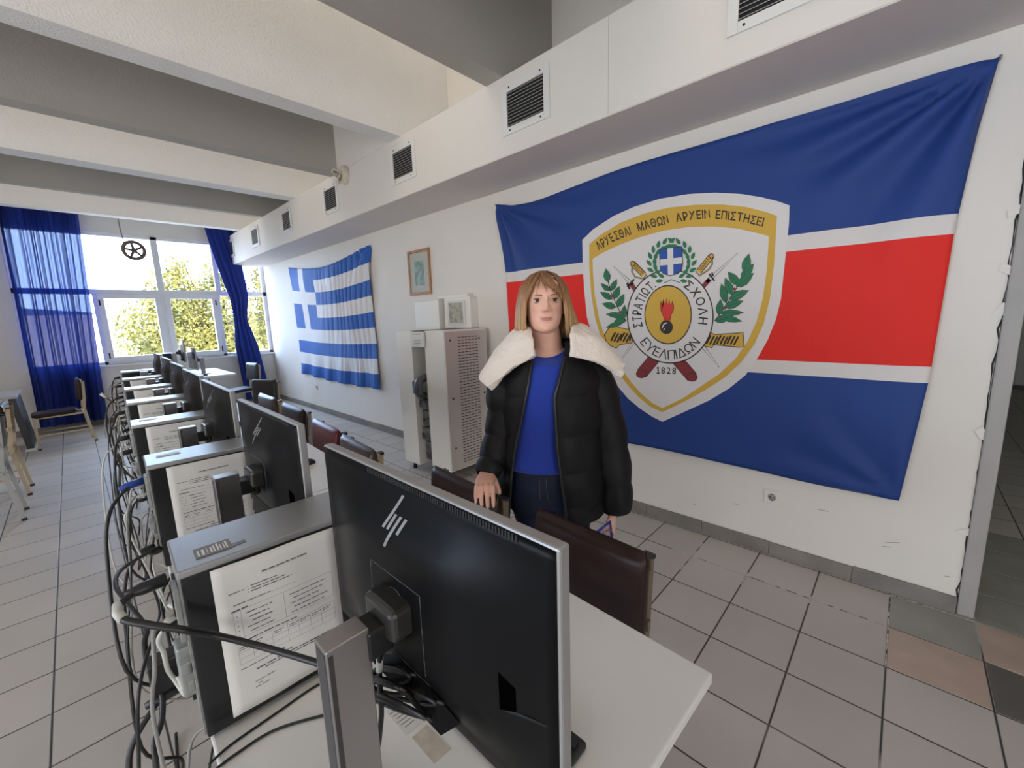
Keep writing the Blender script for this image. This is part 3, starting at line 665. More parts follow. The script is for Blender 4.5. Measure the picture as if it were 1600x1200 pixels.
# --- computer towers ---------------------------------------------------
m_twr = mat('tower_lacquer', (.012, .013, .0145), .22, bump=.02, bscale=200)
m_twtop = mat('tower_top_sheen_metal', (.42, .42, .425), .36, metal=.7, bump=.03, bscale=200)  # top metal lightened: daylight reflected in it put into the base colour
m_io = mat('io_plate_metal', (.33, .335, .325), .45, metal=.4, var=.15, vscale=30)
m_paper = mat('paper', (.74, .73, .71), .75, bump=.05, bscale=30); m_ink = mat('print_ink', (.10, .10, .10), .8)
TWL, TWW, TWH = .31, .15, .335
def make_tower():
    t = thing('computer_tower', '', 'computer')
    b = MB(); b.box((0, 0, .006), (TWL, TWW, TWH-.012)); b.build('case', m_twr, t, bevel=.004)
    b = MB(); b.box((-.004, -.0015, TWH-.014), (TWL, TWW+.0015, TWH)); b.build('top_cover', m_twtop, t, bevel=.003)
    b = MB(); b.box((TWL-.006, .004, .01), (TWL+.012, TWW-.004, TWH-.004)); b.build('front_bezel', m_blk, t, bevel=.006)
    b = MB(); b.box((-.003, .006, .012), (.0, TWW-.006, TWH-.014)); bp_ = b.build('back_panel', m_io, t)
    b = MB(); b.box((-.012, .012, .20), (-.003, .055, .30)); b.build('port_cluster', m_io, bp_, bevel=.002)
    b = MB()
    for z in (.285, .268, .25, .232, .214): b.box((-.014, .017, z), (-.0115, .033, z+.009)); b.box((-.014, .038, z), (-.0115, .05, z+.010))
    b.build('ports', m_dark, bp_)
    b = MB(); b.ring((-.005, .1, .25), .035, .003, 'x', 24, 6)
    for k in range(5): b.box((-.006, .066, .228+k*.010), (-.003, .134, .230+k*.010))
    b.build('fan_grill', m_blk, bp_)
    b = MB(); b.box((-.012, .03, .09), (-.003, .12, .112)); b.box((-.012, .03, .125), (-.003, .12, .147)); b.box((-.02, .03, .125), (-.003, .06, .15)); b.build('slot_bracket', m_io, bp_, bevel=.002)
    b = MB(); b.box((-.008, .085, .03), (-.003, .125, .07)); b.build('power_inlet', m_dark, bp_)
    b = MB()
    for x in (.03, TWL-.05):
        for y in (.012, TWW-.032): b.box((x, y, 0), (x+.03, y+.02, .008))
    b.build('foot', m_blk, t)
    b = MB(); b.box((.185, -.0022, .02), (.20, -.001, .034)); b.build('case_badge', mat('badge_grey', (.10, .10, .105), .3), t)
    return t
def make_paper():
    """printed form with a title, lists and two tables (illegible at this distance)"""
    t = thing('printed_sheet', '', 'paper'); w, h = .21, .297
    b = MB(); b.grid(lambda u, v: (u*w, -.0012-.0035*math.sin(PI*v)*(.4+.6*u)-.002*math.sin(5*u+3*v)**2, v*h), 12, 16); sh = b.build('sheet', m_paper, t, solid=.0004)
    b = MB(); rnd = random.Random(3)
    def yy(x, z): return -.0017-.0035*math.sin(PI*z/h)*(.4+.6*x/w)-.002*math.sin(5*x/w+3*z/h)**2
    def bar(x0, x1, z0, hh):
        n = max(1, int((x1-x0)/.02))
        for k in range(n):
            a = x0+(x1-x0)*k/n; c = x0+(x1-x0)*(k+1)/n
            b.add([(a, yy(a, z0), z0), (c, yy(c, z0), z0), (c, yy(c, z0+hh), z0+hh), (a, yy(a, z0+hh), z0+hh)], [(0, 1, 2, 3)])
    def words(x0, x1, z, hh=.0018):
        x = x0
        while x < x1-.002:
            L_ = min(rnd.uniform(.006, .02), x1-x); bar(x, x+L_, z, hh*rnd.uniform(.8, 1.1)); x += L_+.0022
    words(.075, .155, .262, .0024); bar(.075, .155, .2605, .0005)
    words(.02, .045, .240)
    for k in range(3): bar(.050, .0515, .2425-k*.0055, .0017); words(.055, .10+.012*k, .2425-k*.0055)
    words(.025, .085, .216); bar(.086, .13, .2155, .0004)
    words(.02, .046, .205, .0024)
    for x in (.022, .034, .105, .197): 
        for k in range(9): bar(x, x+.0004, .150+k*.006, .006)
    bar(.022, .197, .204, .0004); bar(.022, .197, .150, .0004)
    for k in range(5):
        z = .193-k*.0095; bar(.027, .0285, z, .002); words(.042+.004*(k % 3), .085-.006*(k % 2), z); words(.115+.006*(k % 2), .185-.008*(k % 3), z)
    words(.022, .125, .1405, .0024)
    for x in (.022, .045, .078, .105, .125, .147, .168, .195):
        for k in range(6): bar(x, x+.0004, .098+k*.0065, .0065)
    for z in (.098, .110, .122, .137): bar(.022, .195, z, .0004)
    for x in (.024, .048, .081, .108, .128, .150, .171): words(x, x+.018, .131, .0016); words(x, x+.013, .127, .0016)
    words(.022, .10, .088); words(.085, .11, .080, .0022); words(.045, .185, .074, .0026); words(.06, .16, .069, .0022); words(.15, .18, .060, .0016)
    words(.04, .075, .050, .0016); words(.045, .052, .044, .0016); words(.04, .068, .038, .0016)
    b.build('print', m_ink, sh)
    return t
tw0 = make_tower(); pp0 = make_paper()
TXY = [(.070, .848), (.105, 1.60), (.128, 2.33), (.166, 3.06), (.206, 3.77), (.246, 4.53), (.288, 5.33)]
for k, (x, y) in enumerate(TXY):
    t = tw0 if k == 0 else copy_tree(tw0)
    t.location = (x, y, TZ); t.rotation_euler = (0, 0, PHI)
    t['label'] = 'black computer tower, %s of the row, printed form on its side' % ordn[k] if k > 0 else 'nearest black computer tower with a barcode label on its top'
    t['group'] = 'computer towers of the row'
    if k == 6: t['label'] = 'black computer tower at the far end of the row, no paper on its side'
    if k < 6:
        p = pp0 if k == 0 else copy_tree(pp0)
        p.location = Vector((x, y, TZ+.022)) + Matrix.Rotation(PHI, 3, 'Z') @ Vector((.04, -.0032, 0)); p.rotation_euler = (0, 0, PHI)
        p['label'] = 'white printed form with a table, stuck on the side of the %s computer tower' % ordn[k]; p['group'] = 'printed forms on the towers'
# barcode label and small lettering on the nearest tower, paper labels on the next two
m_lab = mat('label_white', (.66, .66, .66), .5); m_tape = mat('clear_tape', (.22, .22, .23), .12)
t = thing('barcode_label', 'clear tape with barcode label on top of the nearest computer tower', 'label', (.098, .872, TZ+TWH+.0006), PHI)
b = MB(); b.box((0, 0, 0), (.055, .042, .0005)); b.build('tape', m_tape, t)
b = MB(); x = .004
rnd = random.Random(5)
while x < .05:
    w_ = rnd.uniform(.001, .004); b.box((x, .006, .0005), (x+w_, .036-rnd.uniform(0, .008), .0009)); x += w_+rnd.uniform(.0015, .004)
b.build('bars', m_lab, t)
b = MB(); b.box((.145, .872, TZ+TWH), (.175, .884, TZ+TWH+.0008)); tag(b.build('name_sticker', mat('sticker_grey', (.16, .16, .17), .4)), 'tiny grey sticker beside the barcode label on the nearest tower', 'label')
for k in (1, 2):
    x, y = TXY[k]; q = MB(); q.box((0, 0, 0), (.06, .028, .0008))
    o = tag(q.build('paper_label', m_lab), 'small white paper label on top of the %s computer tower' % ordn[k], 'label', 'paper labels on the towers'); o.location = Vector((x+.03, y+.08, TZ+TWH+.0006)); o.rotation_euler = (0, 0, PHI)
# --- monitors -------------------------------------------------------------
PW, PZ0, PZ1, PX = .27, .178, .517, .092
def bulge(u, v):   # back shell, u,v in -1..1
    return .028*(smooth(1.0, .35, abs(u)))*(smooth(1.0, .45, abs(v)))
def shell_x(y, z):
    return PX - bulge(y/(PW-.004), (z-(PZ0+PZ1)/2)/((PZ1-PZ0)/2-.004))
m_screen = mat('screen_black', (.01, .011, .012), .12)
m_bar = mat('logo_chrome', (.42, .42, .41), .3, metal=.6)
def make_monitor(base_label=''):
    t = thing('monitor', base_label, 'monitor')
    b = MB(); b.box((-.085, -.06, 0), (.034, .125, .010)); b.build('base', m_silv2, t, bevel=.004)
    b = MB(); b.box((-.042, -.018, .012), (.014, .018, .345)); col = b.build('stand_column', m_silv2, t, bevel=.0015)
    b = MB(); b.box((-.0425, -.0125, .02), (-.0415, .0125, .338)); b.box((-.040, -.0185, .02), (-.034, -.0175, .338)); b.build('cable_groove', mat('groove_dark', (.05, .045, .045), .5), col)
    b = MB(); b.box((.010, -.022, .297), (.045, .022, .338)); b.build('arm', m_blk, t, bevel=.003)
    b = MB(); b.box((.034, -.040, .314), (.074, .036, .362)); b.box((.034, -.020, .285), (.060, .020, .32)); b.build('mount_head', mat('mount_head', (.03, .028, .025), .3, spec=.6), t, bevel=.009, seg=3)
    # back shell
    b = MB(); N = 26
    b.grid(lambda u, v: (shell_x((1-2*u)*(PW-.004), PZ0+.003+(PZ1-PZ0-.006)*v), (1-2*u)*(PW-.004), PZ0+.003+(PZ1-PZ0-.006)*v), 34, 24)
    b.build('back_shell', m_blkm, t, solid=.001)
    b = MB(); b.box((PX+.0005, -PW, PZ0), (PX+.018, PW, PZ1)); b.build('bezel', m_silver, t, bevel=.003)
    b = MB(); b.box((PX+.0178, -PW+.008, PZ0+.016), (PX+.0188, PW-.008, PZ1-.008)); b.build('screen', m_screen, t)
    b = MB()    # logo: four slanted bars in two strokes
    def sl(y0, z0, y1, z1, w):
        n = 8; vs = []
        for k in range(n+1):
            t_ = k/n; y, z = y0+(y1-y0)*t_, z0+(z1-z0)*t_
            vs += [(shell_x(y+w/2, z)-.0014, y+w/2, z), (shell_x(y-w/2, z)-.0014, y-w/2, z)]
        b.add(vs, [(2*k, 2*k+1, 2*k+3, 2*k+2) for k in range(n)])
    Zc = .452
    for (y0, z0, y1, z1) in ((.026, .4485, -.002, .497), (.0145, .449, .0035, .471), (.0165, .4245, -.009, .471), (-.010, .449, -.0215, .471)):
        sl(y0, z0, y1, z1, .0062)
    b.build('logo', m_bar, t)
    b = MB()
    for k in range(64):
        y = .10-k*.0050; zz = PZ1-.0075
        b.box((PX-.0022, y-.0013, zz-.004), (PX-.0006, y+.0013, zz+.004))
    b.build('vent_slots', m_dark, t)
    # mounting plate outline, lower hump with the cable cut-out, power key recess
    b = MB(); z0, z1, yh = .245, .385, .064
    m_gr = mat('groove_grey', (.055, .055, .058), .35)
    P = [(yh, z1), (-yh, z1), (-yh, z0), (yh, z0), (yh, z1)]
    for (a, c_) in zip(P[:-1], P[1:]):
        n = 6
        for k in range(n):
            y0, zz0 = a[0]+(c_[0]-a[0])*k/n, a[1]+(c_[1]-a[1])*k/n; y1, zz1 = a[0]+(c_[0]-a[0])*(k+1)/n, a[1]+(c_[1]-a[1])*(k+1)/n
            b.tube([(shell_x(y0, zz0)-.0003, y0, zz0), (shell_x(y1, zz1)-.0003, y1, zz1)], .0008, 4)
    b.ring((shell_x(0, .335)-.0003, 0, .338), .028, .0007, 'x', 24, 4); b.build('mount_plate_groove', m_gr, t)
    b = MB(); vs0 = [(.13, .196), (-.10, .196), (-.075, .245), (.115, .245)]
    out = [(shell_x(y, z)-.001, y, z) for y, z in vs0]; inn = [(PX-.030+(.006 if z > .2 else 0), y*.93, z) for y, z in vs0]
    b.add(out+inn, [(4, 5, 6, 7), (0, 1, 5, 4), (1, 2, 6, 5), (2, 3, 7, 6), (3, 0, 4, 7)]); b.build('port_hump', m_blkm, t)
    b = MB()
    yk = -.19
    A = [(shell_x(y, z)-.0008, y, z) for y, z in ((yk, .342), (yk-.022, .33), (yk-.022, .300), (yk, .292))]
    b.add(A, [(0, 1, 2, 3)])
    b.build('key_recess', mat('recess_black', (.001, .001, .001), .9, spec=0), t)
    b = MB(); B = [(shell_x(y, z)-.0007, y, z) for y, z in ((yk, .292), (yk-.022, .300), (yk-.062, .308), (yk-.06, .304))]
    b.add(B, [(0, 1, 2, 3)]); b.build('recess_slope', mat('recess_edge', (.012, .012, .012), .6, spec=.2), t)
    return t
mo0 = make_monitor()
MXY = [(.200, .492, 0, 0), (.248, 1.29, -.015, -.8), (.285, 2.05, -.018, -1.0), (.325, 2.78, -.02, -1.6), (.362, 3.49, -.02, -1.5), (.402, 4.25, -.02, -1.5), (.440, 5.05, -.02, -1.5)]
for k, (x, y, dz, a) in enumerate(MXY):
    t = mo0 if k == 0 else copy_tree(mo0)
    t.location = (x, y, TZ+.0005); t.rotation_euler = (0, 0, math.radians(a)); t['group'] = 'monitors of the computer row'
    t['label'] = 'large black monitor back, nearest the camera, on a silver stand' if k == 0 else ('black monitor seen from behind, %s from the camera in the row' % ordn[k] if k < 6 else 'monitor seen from behind at the far end of the computer row')
    if dz:
        for ch in t.children:
            if ch.name.split('.')[0] not in ('base', 'stand_column'): ch.location.z += dz
# --- keyboards, mice, notes -------------------------------------------------
m_key = mat('keyboard_black', (.02, .021, .023), .45)
def keyboard(loc, rz, label):
    t = thing('keyboard', label, 'keyboard', loc, rz)
    b = MB(); b.box((-.065, -.22, 0), (.065, .22, .014)); b.build('body', m_key, t, bevel=.005)
    b = MB()
    for r_ in range(6):
        for c_ in range(21): b.box((-.056+r_*.0185, -.212+c_*.0202, .014), (-.041+r_*.0185, -.195+c_*.0202, .020))
    b.build('keys', m_blk, t); return t
keyboard((.447, .555, TZ+.0003), 0, 'black keyboard peeping out behind the nearest monitor')
keyboard((.52, 1.33, TZ+.0003), -.03, 'black keyboard behind the second-nearest monitor')
def mouse(loc, rz, label):
    t = thing('computer_mouse', label, 'mouse', loc, rz)
    b = MB(); b.ball((0, 0, .0), .05, 16, 10, sc=(1, .58, .62)); 
    b.v = [(x, y, max(z, 0)) for x, y, z in b.v]; b.build('body', m_blk, t)
    b = MB(); b.cyl((-.028, -.004, .026), (-.028, .004, .026), .008, 12); b.build('scroll_wheel', m_key, t)
mouse((.762, 2.24, TZ+.0003), 0, 'black mouse on the white desk beside the second-nearest monitor'); mouse((.80, 3.55, TZ+.0003), .1, 'black mouse on the white desk beside the third monitor')
def floor_poly(pts, z, name, m, label, cat, th=.0006):
    q = [on_plane(480+x/3.478, 900+y/3.478, 2, z) for x, y in pts]; b = MB(); b.prism([(p.x, p.y) for p in reversed(q)], z, z+th); return tag(b.build(name, m), label, cat)
nt_ = floor_poly([(425, 740), (490, 705), (620, 795), (535, 870)], TZ+.0004, 'paper_note', m_paper, 'small white note with fine print stuck on the desk below the nearest monitor', 'note')
floor_poly([(570, 880), (650, 810), (780, 940), (690, 1020)], TZ+.0004, 'torn_sticker', mat('sticker_beige', (.60, .53, .44), .7, var=.12, vscale=50), 'torn beige sticker on the desk below the nearest monitor', 'sticker')
q = [on_plane(480+x/3.478, 900+y/3.478, 2, TZ+.0011) for x, y in ((425, 740), (490, 705), (620, 795), (535, 870))]
b = MB()
for k in range(6):
    a0 = q[1].lerp(q[2], .12+k*.13); a1 = q[0].lerp(q[3], .12+k*.13); s0 = a0.lerp(a1, .12); s1 = a0.lerp(a1, .9-.08*(k % 3)); d = (q[2]-q[1]).normalized()*.0016
    b.add([s0, s1, s1+d, s0+d], [(0, 1, 2, 3)])
b.build('print', m_ink, nt_)
# --- cables ------------------------------------------------------------------
m_cb = mat('cable_black', (.012, .012, .013), .42); m_cg = mat('cable_grey', (.30, .29, .28), .5); m_cwh = mat('cable_white', (.55, .54, .50), .5); m_cbl = mat('plug_blue', (.02, .06, .33), .4)
def py(u, v, y): return on_plane(u, v, 1, y)
def cable(name, pts, r, m, label, cat, plug=None, plug_m=None, group=None, n=8):
    P = catmull(pts, n); b = MB(); b.tube(P, r, 8); o = tag(b.build(name, m), label, cat, group)
    if plug:
        d = (Vector(pts[0])-Vector(pts[1])).normalized(); p = Vector(pts[0]); b = MB()
        b.tube([p, p-d*plug*.6, p-d*plug*.75, p-d*plug], [min(plug*.24, .011), min(plug*.24, .011), plug*.16, r*1.2], 10); b.build('plug', plug_m or m_cb, o)
    return o
cable('display_cable', [(.058, .905, 1.060), (.020, .905, 1.058), (-.006, .885, 1.052), (-.004, .855, 1.045), (.022, .825, 1.035), (.057, .80, 1.018), (.10, .80, .979), (.148, .77, .946), (.181, .72, .936), (.21, .66, .934), (.245, .59, .93), (.266, .535, .94)], .0058, m_cb, 'thick black cable looping across the side of the nearest computer tower', 'cable', .055)
b = MB(); b.tube([(-.0068, .892, 1.0535), (-.0085, .872, 1.049), (-.004, .853, 1.044)], .0072, 8); b.build('white_tape', m_cwh, bpy.data.objects['display_cable'])
cable('power_cable', [py(248, 859, 1.58), py(228, 866, 1.52), py(190, 890, 1.40), py(181, 915, 1.3), py(200, 943, 1.2), py(228, 980, 1.1), py(226, 1005, 1.05), py(232, 1045, 1.0), py(252, 1078, .95), py(253, 1125, .92), py(242, 1160, .9), py(244, 1198, .88), py(246, 1290, .87)], .0048, m_cb, 'black power cord looping down beside the nearest tower from the second tower', 'cable', .05)
cable('power_cable', [(.060, .95, .818), (.03, .95, .815), (.0, .935, .80), (-.03, .92, .76), (-.035, .90, .68), (-.03, .90, .5), (-.02, .90, .2), (-.02, .95, .02)], .0048, m_cb, 'black power cord plugged low into the nearest computer tower', 'cable', .06)
for k, (nm, pts, r, m, lb) in enumerate([
    ('signal_cable', [py(330, 1197, .80), py(355, 1170, .80), py(430, 1115, .80), py(503, 1067, .80)], .0022, m_cb, 'thin black cable lying on the desk at the foot of the nearest tower, farther one'),
    ('signal_cable', [py(340, 1202, .76), py(430, 1141, .76), py(510, 1117, .72)], .0024, m_cb, 'thin black cable lying on the desk at the foot of the nearest tower, nearer one')]):
    cable(nm, [Vector((p.x, p.y, TZ+r+.0008)) for p in [on_plane(u, v, 2, TZ+r) for (u, v) in (((326, 1196), (360, 1165), (430, 1116), (503, 1067), (560, 1050)), ((338, 1202), (370, 1178), (430, 1141), (510, 1117), (560, 1106)))[k]]], r, m, lb, 'cable')
cable('power_lead', [py(265, 945, .98), py(280, 955, .93), py(262, 975, .93), py(248, 1000, .93), py(256, 1020, .93), py(262, 1045, .93), py(272, 1060, .93), py(290, 1085, .9), (.05, .92, .86)], .004, m_cwh, 'pale cable twisted among the black cables at the back of the nearest tower', 'cable')
b = MB(); p = py(256, 1048, .95); b.box((-.022, -.016, -.035), (.022, .016, .035), M=Matrix.Translation(p) @ Matrix.Rotation(.15, 4, 'X')); tag(b.build('cable_adapter', m_blk, bevel=.004), 'small black adapter block hanging among cables behind the nearest tower', 'adapter')
b = MB(); p = py(292, 1040, .90); b.box((-.012, -.02, -.05), (.02, .02, .05), M=Matrix.Translation(p)); tag(b.build('cable_adapter', m_io, bevel=.004), 'grey connector block on the back of the nearest tower', 'adapter')
# coil of cable tied up behind the nearest monitor
b = MB(); rnd = random.Random(11); P = []
px_ = lambda u, v: on_plane(u, v, 0, .258)
for c_, ax_, bx_, turns in ((px_(612, 1061), px_(640, 1066), px_(607, 1047), 4), (px_(628, 1090), px_(684, 1112), px_(632, 1080), 4)):
    A_ = ax_-c_; B_ = bx_-c_
    for k in range(turns*20):
        a = k*2*PI/20; j = 1+.10*math.sin(k*.31+turns); P.append(c_+A_*math.cos(a)*j+B_*math.sin(a)*j+Vector((-.014*math.cos(k*.093)-.008*math.sin(a), .004*math.sin(k*.41), .006*math.sin(k*.057))))
b.tube(catmull(P, 2), .0030, 7)
b.tube([px_(606, 1066), px_(617, 1072), px_(622, 1078), px_(634, 1076)], .0022, 6); o = tag(b.build('cable_coil', m_cb), 'tied coil of black cable below the nearest monitor', 'cable')
b = MB(); b.tube(catmull([(.262, .525, 1.03)]+[on_plane(u, v, 0, .240) for u, v in ((596, 1010), (593, 1040), (594, 1075), (596, 1110), (594, 1140), (590, 1168), (580, 1190))]), .0042, 8); b.build('cable_tail', m_cb, o)
b = MB(); b.tube([on_plane(593.5, 1027, 0, .240), on_plane(593, 1047, 0, .240)], .0052, 8); b.build('tape_wrap', m_cwh, o)
# cables behind the other towers
kinds = [('power_cable', 'black power cord', m_cb, .0048, .05, m_cb), ('video_cable', 'dark video cable', m_cb, .0045, .045, m_cb), ('network_cable', 'grey network cable', m_cg, .003, .025, m_cwh), ('signal_cable', 'thin black cable', m_cb, .0026, .022, m_cb), ('network_cable', 'pale grey cable', m_cwh, .003, .025, m_cwh)]
rnd = random.Random(21)
for k in range(7):
    x, y = TXY[k]
    for j, (nm, lb, m, r, pg, pm) in enumerate(kinds):
        if k == 0 and j in (0, 1, 4): continue
        z0 = TZ + (.045, .285, .245, .225, .265)[j]; yy_ = y + (.10, .04, .03, .045, .06)[j]
        out = rnd.uniform(.05, .13); zb_ = rnd.uniform(.25, .62) if j else .15; sw = rnd.uniform(-.22, .02)
        pts = [(x-.010, yy_, z0), (x-.04, yy_-.005, z0-.004), (x-out*.8, yy_-.03+sw*.2, z0-.05), (x-out, yy_+sw*.5, (z0+zb_)/2+.1), (x-out*.9+rnd.uniform(-.05, .05), yy_+sw, zb_+.12), (x-.03+rnd.uniform(-.05, .04), yy_+sw*.6-.03, zb_), (x-.02, yy_+.03+rnd.uniform(0, .12), zb_+rnd.uniform(.0, .15)), (x+.03, yy_+.12, min(zb_+.2, .66))]
        if j == 0: pts = pts[:5]+[(x-.05, yy_+sw, .16), (x-.06, yy_+sw+.1, .012), (x-.04, yy_+sw+.3, .010)]
        if k == 1 and j == 1: lb = 'dark video cable with a blue plug'; pm = m_cbl; pg = .06
        cable(nm, pts, r, m, '%s hanging from the back of the %s computer tower' % (lb, ordn[k]), 'cable', pg, pm, 'cables behind the towers', n=6)
# power strip under the row and the white plug beside the third tower
cable('extension_lead', [py(157, 615, 4.1), py(163, 619, 4.1), py(174, 627, 4.08), py(185, 634, 4.0), (.17, 3.9, .83), (.196, 3.85, .86)], .004, m_cb, 'dark lead with a white plug sticking out beside the far towers', 'cable', .05, m_cwh)
# --- chairs ---------------------------------------------------------------------
m_v1 = mat('vinyl_brown', (.022, .0088, .0075), .36, spec=.32, bump=.04, bscale=90, var=.08, vscale=8)
m_v2 = mat('vinyl_grey_brown', (.060, .040, .036), .30, bump=.04, bscale=90, var=.08, vscale=8)
m_v3 = mat('vinyl_burgundy', (.12, .014, .020), .30, bump=.04, bscale=90, var=.08, vscale=8)
m_v4 = mat('vinyl_black', (.035, .030, .032), .32, bump=.04, bscale=90)
m_v5 = mat('vinyl_navy', (.022, .020, .040), .35, bump=.04, bscale=90)
m_fb = mat('chair_frame_beige', (.48, .38, .25), .4); m_fg = mat('chair_frame_grey', (.36, .355, .34), .38); m_fd = mat('chair_frame_dark', (.02, .022, .035), .4); m_fo = mat('chair_frame_olive', (.17, .135, .085), .45)
def pad(lo, hi, crown, axis, nx=10, ny=10):
    """upholstered pad: box with softly crowned faces"""
    b = MB(); x0, y0, z0 = lo; x1, y1, z1 = hi
    b.box(lo, hi); return b
def make_chair(vb, vs, fr, label, loc, rz, tilt=.07, w=.43, strip=False):
    """front towards local -x, backrest front face near x=0"""
    t = thing('padded_chair', label, 'chair', loc, rz); h = w/2
    M = Matrix.Translation((.01, 0, .565)) @ Matrix.Rotation(tilt, 4, 'Y')
    b = MB(); n = 14; rows = []
    for i in range(n+1):
        v = i/n; z = .295*v; e = min(v, 1-v)*2; th = .024*(1-(1-min(1, e*2.6))**2.6)**.4 if 0 < v < 1 else .003
        ring = []
        for k in range(28):
            a = 2*PI*k/28; ca, sa = math.cos(a), math.sin(a)
            yy_ = (h-.008*(1-min(1, e*6)))*math.copysign(abs(sa)**.22, sa); xx = th*math.copysign(abs(ca)**.5, ca)*(1+.25*(ca < 0)*(1-(yy_/h)**2))
            ring.append(M @ Vector((xx+.012*(yy_/h)**2*0, yy_, z)))
        rows.append(ring)
    b.loft(rows); b.build('backrest', vb, t)
    M2 = Matrix.Translation((-.02, 0, .435)) @ Matrix.Rotation(-.03, 4, 'Y')
    b = MB(); rows = []
    for i in range(n+1):
        u = i/n; x = -.42*u; e = min(u, 1-u)*2; th = .030*(1-(1-min(1, e*3))**2.4)**.45 if 0 < u < 1 else .004
        ring = []
        for k in range(28):
            a = 2*PI*k/28; ca, sa = math.cos(a), math.sin(a)
            ring.append(M2 @ Vector((x, (h-.012*(1-min(1, e*6)))*math.copysign(abs(sa)**.25, sa), th*math.copysign(abs(ca)**.5, ca)+.008)))
        rows.append(ring)
    b.loft(rows); b.build('seat', vs, t)
    pw = .0125
    for s in (-1, 1):
        y = s*(h-.022)
        b = MB(); path = [(.085, y, 0), (.055, y, .25), (.034, y, .46), (.052, y, .60), (.068, y, .822)]
        for p, q in zip(path[:-1], path[1:]):
            p = Vector(p); q = Vector(q); d = q-p
            vs8 = [p+Vector((-pw, -pw, 0)), p+Vector((pw, -pw, 0)), p+Vector((pw, pw, 0)), p+Vector((-pw, pw, 0)), q+Vector((-pw, -pw, 0)), q+Vector((pw, -pw, 0)), q+Vector((pw, pw, 0)), q+Vector((-pw, pw, 0))]
            b.add(vs8, [(0, 3, 2, 1), (4, 5, 6, 7), (0, 1, 5, 4), (1, 2, 6, 5), (2, 3, 7, 6), (3, 0, 4, 7)])
        lg = b.build('rear_leg', fr, t)
        b = MB(); b.box((.085-.015, y-.015, 0), (.085+.015, y+.015, .022)); b.build('foot', m_blk, lg)
        b = MB(); b.box((.053, y-.016, .820), (.082, y+.016, .832)); b.build('end_cap', m_blk, lg)
        b = MB(); b.prism([(-.425-pw, y-pw), (-.425+pw, y-pw), (-.425+pw, y+pw), (-.425-pw, y+pw)], 0, .41); lg = b.build('front_leg', fr, t)
        b = MB(); b.box((-.44, y-.015, 0), (-.41, y+.015, .022)); b.build('foot', m_blk, lg)
        b = MB(); b.box((-.43, y-.010, .395), (.03, y+.010, .42)); b.build('seat_rail', fr, t)
        b = MB(); b.box((-.42, y-.007, .17), (.055, y+.007, .188)); b.build('side_stretcher', fr, t)
    b = MB(); b.box((-.436, -h, .395), (-.414, h, .42)); b.box((.012, -h, .395), (.034, h, .42)); b.build('cross_rail', fr, t)
    b = MB(); b.box((.036, -h, .62), (.05, h, .65)); b.box((.045, -h, .80), (.058, h, .83)); b.build('back_rail', fr, t)
    return t
cg = 'padded chairs along the computer row'
R_ = math.radians
chairs = [
 (m_v1, m_v1, m_fo, 'dark brown padded chair nearest the camera, in front of the standing person', (.955, .645, 0), R_(-3)),
 (m_v1, m_v1, m_fo, 'dark brown padded chair the person rests a hand on', (.969, 1.236, 0), R_(-4.9)),
 (m_v2, m_v2, m_fb, 'grey-brown padded chair with beige frame, behind the nearest monitor', (.949, 2.09, 0), R_(-4.5)),
 (m_v3, m_v3, m_fd, 'burgundy padded chair with dark navy frame by the computer row', (1.008, 2.63, 0), R_(-4.5)),
 (m_v1, m_v1, m_fg, 'maroon-brown padded chair with grey frame, just beyond the burgundy chair', (1.09, 3.42, 0), R_(-1)),
 (m_v2, m_v2, m_fb, 'brown padded chair beyond the maroon-brown one', (1.12, 4.14, 0), R_(-1)),
 (m_v4, m_v4, m_fb, 'black padded chair turned at an angle at the far end of the row', (1.455, 5.37, 0), R_(24)),
 (m_v4, m_v5, m_fb, 'black-backed chair with navy seat beside the window desk', (2.01, 7.94, 0), R_(10))]
for a, w_ in zip(chairs, (.40, .45, .43, .46, .46, .46, .36, .36)): make_chair(*a, w=w_)['group'] = cg
# left side of the room
make_chair(m_v1, m_v1, m_fb, 'brown chair with beige frame side-on before the blue curtain', (-.035, 8.05, 0), R_(3), w=.36)
make_chair(m_v1, m_v1, m_fb, 'beige framed chair at the left edge, the farther of two', (-.535, 5.94, 0), R_(0), w=.38)
make_chair(m_v1, m_v1, m_fg, 'grey framed chair cut off by the left edge of the photo', (-.535, 5.17, 0), R_(0), w=.34)
b = MB(); b.ball((0, 0, .045), .05, 14, 8, sc=(1, 1.5, .9)); o = tag(b.build('cloth_bag', mat('bag_white', (.55, .55, .57), .7, var=.3, vscale=20)), 'crumpled white bag on the seat of the grey framed chair', 'bag'); o.location = (-.66, 5.2, .468)
t = thing('side_desk', 'grey desk with dark end panel against the left side', 'desk', (0, 0, 0))
b = MB(); b.box((-2.1, 7.50, TZ-.028), (-.52, 8.36, TZ)); b.build('tabletop', mat('grey_laminate', (.40, .40, .41), .4), t, bevel=.004)
b = MB(); b.add([(-.60, 7.62, TZ-.029), (-.54, 7.62, TZ-.029), (-.54, 8.3, TZ-.029), (-.60, 8.3, TZ-.029), (-.56, 7.95, .03), (-.50, 7.95, .03), (-.50, 8.55, .03), (-.56, 8.55, .03)], [(0, 3, 2, 1), (4, 5, 6, 7), (0, 1, 5, 4), (1, 2, 6, 5), (2, 3, 7, 6), (3, 0, 4, 7)][0:0]+[(0, 1, 2, 3), (7, 6, 5, 4), (4, 5, 1, 0), (5, 6, 2, 1), (6, 7, 3, 2), (7, 4, 0, 3)])
b.build('end_panel', mat('panel_dark_grey', (.08, .08, .085), .5), t)
b = MB(); b.box((-.58, 7.9, 0), (-.48, 8.6, .031)); b.build('foot_bar', m_steel, t, bevel=.004)
